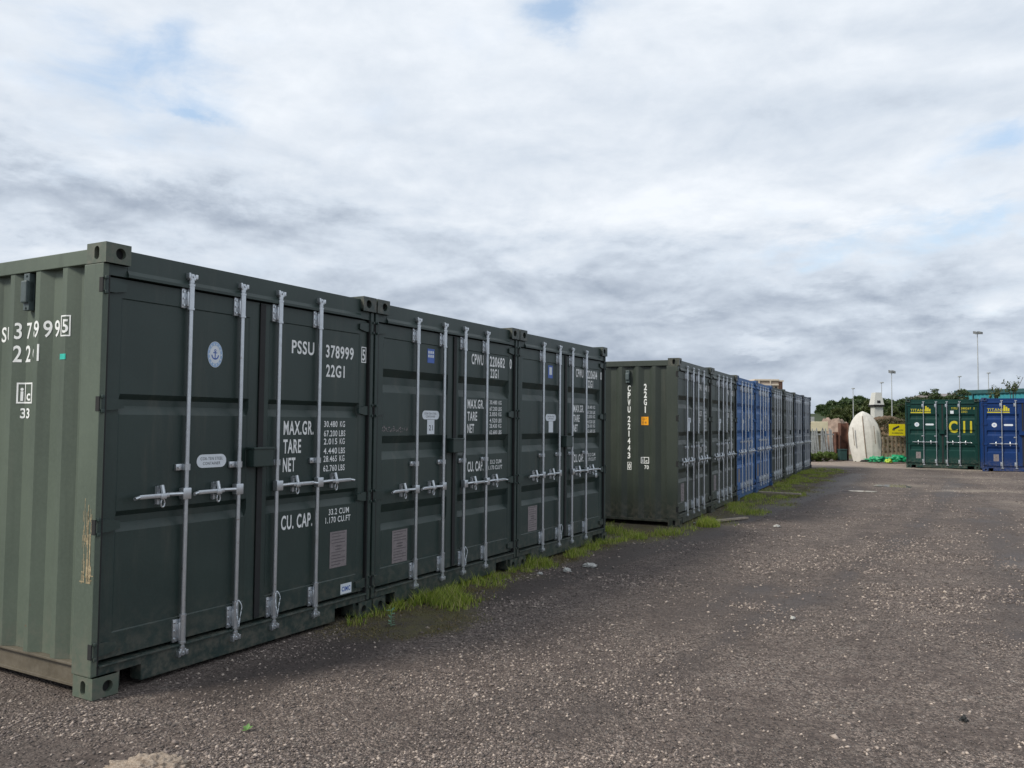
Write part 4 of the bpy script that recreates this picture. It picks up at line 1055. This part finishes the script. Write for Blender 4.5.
# hill under the trees
HM = plain('far_hill_grass', (.03, .045, .018), .95, var=.3, scale=.3)
p = px(870, 411, 120)
me = mound('far_hill', p[0], 125, 40, 22, 3.0, HM, 4.4, 50); tag(me, kind='structure')
TY = 120
for i, (u, vtop, wpx, m_, lb) in enumerate(((822, 406, 12, TR1, 'small low dark tree at the left end of the tree line'), (832, 402, 14, TR1, 'round dark tree second from the left in the tree line'), (846, 399, 17, TR1, 'broad dark green tree above the rubble mound'),
        (860, 397, 17, TR1, 'tallest dark green tree, above the upturned boat'), (872, 401, 14, TR2, 'olive tinted tree just left of the white tower'), (888, 400, 16, TR1, 'dark tree right behind the white tower'), (901, 401, 14, TR1, 'dark tree above the yellow sign'),
        (852, 407, 14, TR2, 'low olive green tree in front of the dark ones'), (914, 403, 12, TR1, 'dark tree partly behind the bottle green container'), (893, 408, 12, TR2, 'low olive tree behind the tall lamp mast'), (838, 409, 12, TR2, 'low olive tree at the foot of the dark tree line'))):
    Yt = TY+random.uniform(-6, 6)-(12 if m_ is TR2 else 0); pt = px(u, vtop, Yt); r_ = wpx/2*Yt/F*1.25
    tree((pt[0], Yt, 1.5), pt[2]-1.5, r_*1.3, m_, lb, n=34, leaf=.24, trunk=.12)
SCR = leaf_mat('scrub_leaf', [(.05, .04, .02), (.09, .065, .03), (.07, .075, .028), (.12, .09, .05), (.05, .065, .022)])
V_, F_ = [], []; bx_ = at(893, 416, 48)
for i in range(240):
    a_ = rng.random()*6.283; q = rng.random()**.5; z_ = bx_[2]*.88*max(0, 1-q**2.2)
    leaf_cluster(V_, F_, (bx_[0]+.4+2.9*q*math.cos(a_), 49-abs(2.1*q*math.sin(a_)), z_+.02), .24, 60, .06, .8)
tag(link('scrub_vegetation', raw_mesh('scrub_vegetation', np.concatenate(V_), np.concatenate(F_), SCR)), kind='stuff')
# boat hull stood on its stern
def boat():
    prof = [(0.00, .53, .16), (.04, .56, .18), (.2, .62, .23), (.40, .66, .25), (.58, .65, .25), (.72, .58, .23), (.84, .45, .19), (.93, .29, .15), (.98, .13, .10), (1.0, .03, .05)]
    H_ = 2.22; ns = 14; V = []; Fc = []
    zs = np.linspace(0, 1, 30); hw = np.interp(zs, [q[0] for q in prof], [q[1] for q in prof]); dp = np.interp(zs, [q[0] for q in prof], [q[2] for q in prof])
    for z, a, d in zip(zs, hw, dp):
        for i in range(ns*2+1):
            s = i/ns-1                      # -1..1 across
            y = -d*(1-abs(s)**1.7)-.05*d*max(0, 1-abs(s)*9); 
            for q in (.42, .74): y -= .018*max(0, 1-abs(abs(s)-q)*30)
            V.append((a*s, y, z*H_+(-.05*(1-abs(s)**2) if z == 0 else 0)))
    m = ns*2+1
    for j in range(len(zs)-1):
        for i in range(m-1): k = j*m+i; Fc.append((k, k+1, k+m+1, k+m))
    me = bpy.data.meshes.new('hull'); me.from_pydata(V, [], Fc)
    t = NT('chalky_gelcoat'); n = t.noise(5, 6, .65, w=1.); n2 = t.noise(3, 5, .6, stretch=(3, 3, .3), w=2.)
    c = t.mix(t.rng(n, .3, .7), (.50, .485, .45), (.60, .585, .55)); c = t.mix(t.rng(n2, .55, .8, 0, .3), c, (.36, .33, .27))
    t.col(c); t.rough(.6); me.materials.append(t.m); me.shade_smooth(); return me
pb = px(867.3, 461.5, 35.6)
br = empty('boat', (pb[0], 35.6, -.02), R(-27)); tag(br, 'cream boat hull stood upright on its stern with the keel facing out', 'boat')
hull = link('hull', boat(), br, rot=(R(-4), R(-5), 0)); sd_ = hull.modifiers.new('s', 'SOLIDIFY'); sd_.thickness = .03; sd_.offset = -1
KM = plain('keel_band_brown', (.20, .155, .12), .8)
mb = MB()
for k in range(13):
    za, zb = .16+k*.155, .16+(k+1)*.155
    f_ = lambda z: -np.interp(z/2.22, [0, .2, .4, .58, .72, .84, .93, 1], [.16, .23, .25, .25, .23, .19, .13, .03])*1.05-.008
    mb.add([(-.02, f_(za)-.004, za), (.02, f_(za)-.004, za), (.02, f_(zb)-.004, zb), (-.02, f_(zb)-.004, zb), (-.02, f_(za)+.03, za), (.02, f_(za)+.03, za), (.02, f_(zb)+.03, zb), (-.02, f_(zb)+.03, zb)], [(0, 1, 2, 3), (0, 3, 7, 4), (1, 5, 6, 2), (3, 2, 6, 7), (0, 4, 5, 1)])
link('keel', mb.mesh('keel', KM), br, rot=(R(-4), R(-5), 0))
for s_ in (-1, 1):
    mb = MB()
    for k in range(6):
        za, zb = .75+k*.13, .75+(k+1)*.13; xx = s_*.42
        mb.box(xx-.012, xx+.012, -.29-.01, -.24, za, zb)
    link('strake', mb.mesh('strake', KM), br, rot=(R(-4), R(-5), 0))
mb = MB(); mb.add([(-.30, -.262, .004), (.16, -.262, .004), (.10, -.262, .075), (-.06, -.262, .105), (-.22, -.262, .085)], [(0, 1, 2, 3, 4)]); mb.box(-.5, .5, -.06, .0, .01, .05, .01); link('transom_and_gap_shade', mb.mesh('transom_and_gap_shade', M['dark']), br, rot=(R(-4), 0, 0))  # transom board plus a flat dark shape painted as shade in the gap below
# wooden pallet on edge, sign and tarpaulins
PW = plain('pallet_wood', (.25, .20, .15), .9, var=.35, scale=8)
a, b = px(883.5, 437, 35.2)[0], px(907, 437, 35.2)[0]; h_ = px(884, 436.5, 35.2)[2]; Wp = b-a
pr = empty('pallet', (a, 35.3, 0)); tag(pr, 'grey brown wooden pallet stood on edge under the yellow sign', 'pallet')
for i in range(6): x_ = Wp*i/5.0*.92; mb = MB(); mb.box(x_, x_+.075, -.02, 0, .02, h_, .003); link('slat', mb.mesh('slat', PW), pr)
for z_ in (.03, h_/2-.05, h_-.12): mb = MB(); mb.box(0, Wp, .002, .09, z_, z_+.10, .003); link('stringer', mb.mesh('stringer', PW), pr)
a, b = px(889.5, 424, 35.0), px(905.8, 435.8, 35.0)
sg = empty('warning_sign', (a[0], 35.05, a[2])); tag(sg, 'yellow security camera warning sign above the wooden pallet', 'sign')
wS, hS = b[0]-a[0], a[2]-b[2]
mb = MB(); mb.box(0, wS, 0, .012, -hS, 0, .003); link('board', mb.mesh('board', plain('sign_yellow', (.82, .70, .02), .45, var=.06)), sg)
def flat_art(name, g2, parent, mat, y): 
    me = bpy.data.meshes.new(name); me.from_pydata([(p_[0], y, p_[1]) for p_ in g2[0]], [], g2[1]); me.materials.append(mat); return link(name, me, parent)
cam_ic = [(.16, -.17), (.42, -.06), (.45, -.13), (.19, -.25)]
flat_art('camera_symbol', join2d((cam_ic, [(0, 3, 2, 1)]), rect2d(.14, .17, -.27, -.20), rect2d(.15, .24, -.27, -.245)), sg, M['ink'], -.003)
flat_art('sign_lettering', join2d(T('CCTV', .40, -.29, .055, .20, bold=.03), T('IN OPERATION', .13, -.41, .055, .46, bold=.02)), sg, M['ink'], -.003)
for x_ in (.06, wS-.1): mb = MB(); mb.box(x_, x_+.04, .013, .04, -hS-.05, -.03); link('batten', mb.mesh('batten', PW), sg)
TG = plain('green_tarpaulin', (.01, .28, .125), .45, var=.4, scale=4); TY_ = plain('yellow_green_sack', (.40, .55, .06), .5, var=.3, scale=4)
p = px(878, 460, 34.6)
tag(lump('tarpaulin', (p[0], 34.7, .1), (.40, .30, .16), TG, 4, .6, 4, .3, 2.6, .45), 'crumpled bright green tarpaulin at the foot of the boat', 'tarpaulin', 'heaped green tarpaulins')
p = px(898, 460, 34.6)
tag(lump('tarpaulin', (p[0], 34.6, .12), (.50, .30, .19), TG, 9, .6, 4, .3, 2.8, .45), 'larger heap of bright green tarpaulin in front of the pallet', 'tarpaulin', 'heaped green tarpaulins')
p = px(889.5, 460, 34.3)
tag(lump('plastic_sack', (p[0], 34.35, .08), (.14, .12, .11), TY_, 14, .5, 4, .4, 2.5, .4), 'yellow green sack between the two heaps of green tarpaulin', 'sack')
# bush at the foot of the fence
def bush(base, rx, h, mat, label, name='bush', n=34, leaf=.045):
    root = empty(name, base); tag(root, label, 'bush'); V, Fc = [], []; mb = MB()
    for i in range(n):
        c = (random.uniform(-rx, rx), random.uniform(-.4, .4), random.uniform(.15, 1)*h*.8); leaf_cluster(V, Fc, c, h*.32, 220, leaf, .9); mb.tube((c[0]*.3, 0, 0), c, .015, .005, n=5)
    link('stems', mb.mesh('stems', BARK), root); link('foliage', raw_mesh('foliage', np.concatenate(V), np.concatenate(Fc), mat), root)
p = px(820, 462, 35.6); bush((p[0]-.15, 35.8, 0), .95, .42, TR3, 'bright green bush growing at the foot of the palisade fence')
# shrub above the green hire container
p = px(930, 392, 41)
def arching(base, spread, z_, label, n=20):
    root = empty('shrub', base); tag(root, label, 'shrub', 'shrubs behind the end containers'); V, Fc = [], []; mb = MB()
    for i in range(n):
        a = random.uniform(-spread, spread); top = Vector((a, random.uniform(-.5, .5), z_*random.uniform(.86, 1.0)-abs(a)*.06)); mid = Vector((a*.45, 0, z_*.75))
        mb.path([Vector((a*.2, 0, 0)), mid, top, top+Vector((.35*(1 if a > 0 else -1), 0, -.12))], .014, 5)
        leaf_cluster(V, Fc, top+Vector((.16*(1 if a > 0 else -1), 0, -.05)), .20, 60, .05, .5); leaf_cluster(V, Fc, mid+(top-mid)*.6, .22, 40, .07, .5)
    link('stems', mb.mesh('stems', BARK), root); link('foliage', raw_mesh('foliage', np.concatenate(V), np.concatenate(Fc), TR1), root)
p = px(940, 391, 39.5); arching((p[0], 39.5, 0), 1.3, p[2]+.1, 'dark arching shrub rising above the bottle green container')
p = px(917, 397, 39.5); arching((p[0], 39.5, 0), .6, p[2]+.05, 'smaller dark shrub at the left end of the bottle green container', 7)
# weeds in front of the teal shed
def tall_weed(u, vt, Y_, label, seed):
    p_ = px(u, vt, Y_); root = empty('tall_weed', (p_[0], Y_, 0)); tag(root, label, 'weed', 'tall weeds before the teal shed'); mb = MB(); V, Fc = [], []
    for i in range(7):
        a = random.uniform(-.5, .5); z_ = p_[2]*random.uniform(.88, 1); mb.path([Vector((a*.1, 0, 0)), Vector((a*.3, 0, p_[2]*.8)), Vector((a*.9, random.uniform(-.2, .2), z_))], .011, 5)
        for q in range(4): leaf_cluster(V, Fc, (a*(.5+.12*q), random.uniform(-.2, .2), p_[2]*.84+(z_-p_[2]*.84)*q/3), .10, 9, .055, 1)
    link('stem', mb.mesh('stem', BARK), root); link('foliage', raw_mesh('foliage', np.concatenate(V), np.concatenate(Fc), TR2), root)
tall_weed(1012, 377, 39, 'taller leggy weed in front of the teal shed', 1); tall_weed(996, 384, 39, 'shorter leggy weed in front of the teal shed', 2)
# teal shed
TL = NT('teal_cladding'); n = TL.noise(2, 4, .6); TL.col(TL.mix(n, (.018, .19, .24), (.03, .26, .31))); TL.rough(.5); TLm = TL.m
a = at(957.5, 390.5, 50); b = at(1024, 387.2, 46.5); ang = math.atan2(b[1]-a[1], b[0]-a[0])
ts = empty('teal_shed', (a[0], a[1], 0), ang); tag(ts, 'long teal clad shed with a darker eaves band behind the blue container', 'shed')
mb = MB(); Hs = a[2]; Ls = 16; xs2 = np.arange(0, Ls, .12)
V = []; 
for z in (0, Hs-.25): V += [(x, .02 if i % 2 else -.02, z) for i, x in enumerate(xs2)]
m = len(xs2); mb.add(V, [(i, i+1, m+i+1, m+i) for i in range(m-1)]); mb.box(0, Ls, .03, 9, 0, Hs-.3); link('wall', mb.mesh('wall', TLm), ts)
mb = MB(); mb.box(-.15, Ls+.1, -.12, 9.1, Hs-.24, Hs, .02); link('roof', mb.mesh('roof', plain('dark_teal_trim', (.015, .075, .085), .5)), ts)
for x_ in (1.0, 5.2, 9.4): mb = MB(); mb.box(x_-.03, x_+.03, -.09, -.022, 0, Hs-.245); link('downpipe', mb.mesh('downpipe', plain('downpipe_teal', (.01, .06, .075), .5)), ts)
mb = MB(); mb.box(2.4, 3.4, -.06, -.022, 0, 2.1); link('door', mb.mesh('door', plain('shed_door', (.02, .09, .11), .5)), ts)
# pale low building between the shrub and the teal shed
p0 = at(944, 393.5, 70); p1 = at(958, 391, 70)
hb = empty('pale_building', (p0[0], 70, 0)); tag(hb, 'low pinkish pale building seen between shrub and teal shed', 'building')
PK = plain('pinkish_render', (.42, .34, .31), .85, var=.12, scale=2); mb = MB(); mb.box(0, 4, 0, 6, 0, p0[2]-.25); link('wall', mb.mesh('wall', PK), hb)
mb = MB(); mb.add([(-.2, -.2, p0[2]-.25), (4.2, -.2, p0[2]-.25), (4.2, 6.2, p0[2]-.25), (-.2, 6.2, p0[2]-.25), (-.2, 3, p0[2]+.1), (4.2, 3, p0[2]+.1)], [(0, 1, 5, 4), (2, 3, 4, 5), (1, 2, 5), (3, 0, 4), (0, 3, 2, 1)]); link('roof', mb.mesh('roof', plain('grey_slate', (.2, .18, .18), .8)), hb)
for x_ in (.6, 2.2): mb = MB(); mb.box(x_, x_+.8, -.03, -.002, p0[2]-1.5, p0[2]-.6); link('window', mb.mesh('window', plain('dark_glass', (.04, .05, .06), .15)), hb)
# white tower
Yw = 62; WT = plain('white_render', (.50, .50, .48), .7, var=.1, scale=2)
p0 = at(878.8, 425, Yw); zt = at(878, 392.5, Yw)[2]; zm = at(878, 404, Yw)[2]; wpx = Yw/F
tw = empty('white_tower', (p0[0], Yw, 0)); tag(tw, 'narrow white tower with a wider cabin top and dark window', 'tower')
mb = MB(); mb.box(-4*wpx, 4.5*wpx, 0, .7, 0, zm-.2); link('shaft', mb.mesh('shaft', WT), tw)
mb = MB(); a5, a3 = 5*wpx, 2.8*wpx
mb.add([(-a5, -.1, zm-.05), (a5, -.1, zm-.05), (a5, .8, zm-.05), (-a5, .8, zm-.05), (-a3, .0, zt), (a3, .0, zt), (a3, .7, zt), (-a3, .7, zt)], [(0, 1, 5, 4), (1, 2, 6, 5), (2, 3, 7, 6), (3, 0, 4, 7), (4, 5, 6, 7), (0, 3, 2, 1)]); link('cabin', mb.mesh('cabin', WT), tw)
mb = MB(); mb.box(-a5*1.1, a5*1.1, -.13, .85, zm-.2, zm-.052); link('ledge', mb.mesh('ledge', M['dark']), tw)
mb = MB(); mb.add([(-.14, -.10, zm+.06), (.12, -.10, zm+.06), (.12, -.06, zm+.30), (-.14, -.06, zm+.30)], [(0, 1, 2, 3)]); link('window', mb.mesh('window', M['dark']), tw)
# lamp masts
PM_ = plain('mast_steel', (.42, .44, .46), .5, .3, .1)
def mast(u, vt, Y_, r, heads, label, aw=.7, hw=.32):
    p_ = at(u, vt, Y_); root = empty('lamp_mast', (p_[0], Y_, 0)); tag(root, label, 'lamp mast', 'lamp masts beyond the yard')
    mb = MB(); mb.tube((0, 0, 0), (0, 0, p_[2]-.1), r, r*.55, n=10); link('pole', mb.mesh('pole', PM_), root)
    if heads:
        mb = MB(); mb.tube((-aw/2, 0, p_[2]-.15), (aw/2, 0, p_[2]-.15), r*.4, n=8); link('crossarm', mb.mesh('crossarm', PM_), root)
        for s_ in (-1, 1):
            mb = MB(); x_ = s_*aw/2; mb.add([(x_+i*hw, y, z+p_[2]-.2) for i in (-.7, .7) for y, z in ((-.30, .0), (.15, .08), (.15, .28), (-.30, .17))], [(0, 1, 2, 3), (7, 6, 5, 4), (0, 4, 5, 1), (1, 5, 6, 2), (2, 6, 7, 3), (3, 7, 4, 0)]); link('floodlight', mb.mesh('floodlight', plain('lamp_body', (.16, .17, .18), .5)), root)
    else:
        mb = MB(); mb.box(-.12, .12, -.25, .12, p_[2]-.12, p_[2], .02); link('lantern', mb.mesh('lantern', PM_), root)
mast(977.3, 332, 62, .055, 1, 'tall lamp mast with twin floodlights above the teal shed', .32, .12)
mast(891.5, 371, 58, .04, 1, 'lamp mast with twin floodlights above the yellow sign', .2, .075)
mast(853, 388, 90, .055, 0, 'faint slim lamp mast among the dark trees', 1); mast(881.5, 382, 80, .05, 0, 'slim dark lamp mast just right of the white tower', 1)
mast(959.3, 376, 90, .07, 0, 'thin distant lamp mast left of the tall twin floodlight mast', 1); mast(988.3, 372.5, 90, .07, 0, 'thin distant lamp mast right of the tall twin floodlight mast', 1)
# brick block far behind the long row
BR = NT('brown_brick'); bt = BR.n.new('ShaderNodeTexBrick'); bt.inputs['Scale'].default_value = 1; bt.inputs['Color1'].default_value = (.17, .085, .06, 1); bt.inputs['Color2'].default_value = (.23, .12, .085, 1); bt.inputs['Mortar'].default_value = (.3, .24, .2, 1)
bt.inputs['Brick Width'].default_value = .6; bt.inputs['Row Height'].default_value = .25; BR.l.new(BR.tc.outputs['Object'], bt.inputs['Vector']); BR.col(bt.outputs[0]); BR.rough(.9)
Yb = 95; k = Yb/F; p0 = at(755, 388, Yb); zt = at(770, 380, Yb)[2]; zt2 = at(781, 381.5, Yb)[2]
bb = empty('brick_building', (p0[0], Yb, 0)); tag(bb, 'brown brick block with cream bands rising behind the blue containers', 'building')
Wb = 23.5*k; mb = MB(); mb.box(0, Wb, 0, 10, 0, zt-.1); link('wall', mb.mesh('wall', BR.m), bb)
CB = plain('cream_band', (.58, .50, .42), .7, var=.1)
mb = MB(); mb.box(-.1, Wb+.05, -.12, 10.1, zt-.098, zt+.1, .03); link('roof', mb.mesh('roof', CB), bb)
for z_ in (zt-.62, zt-1.7, zt-2.8): mb = MB(); mb.box(0, Wb, -.10, -.002, z_, z_+.18); link('string_course', mb.mesh('string_course', CB), bb)
for x_ in (3.2*k, 14.5*k): mb = MB(); mb.box(x_, x_+.14, -.13, -.102, 0, zt-.1); link('pilaster', mb.mesh('pilaster', CB), bb)
for x_ in (5*k, 10*k, 16*k, 20*k): mb = MB(); mb.box(x_, x_+2*k, -.04, -.002, zt-1.5, zt-.75); link('window', mb.mesh('window', M['dark']), bb)
mb = MB(); mb.box(Wb+.003, Wb+5*k, .3, 9, 0, zt2); link('annexe', mb.mesh('annexe', BR.m), bb)
mb = MB(); mb.box(Wb+.06, Wb+5*k+.1, .2, 9.1, zt2+.002, zt2+.16); link('annexe_roof', mb.mesh('annexe_roof', CB), bb)
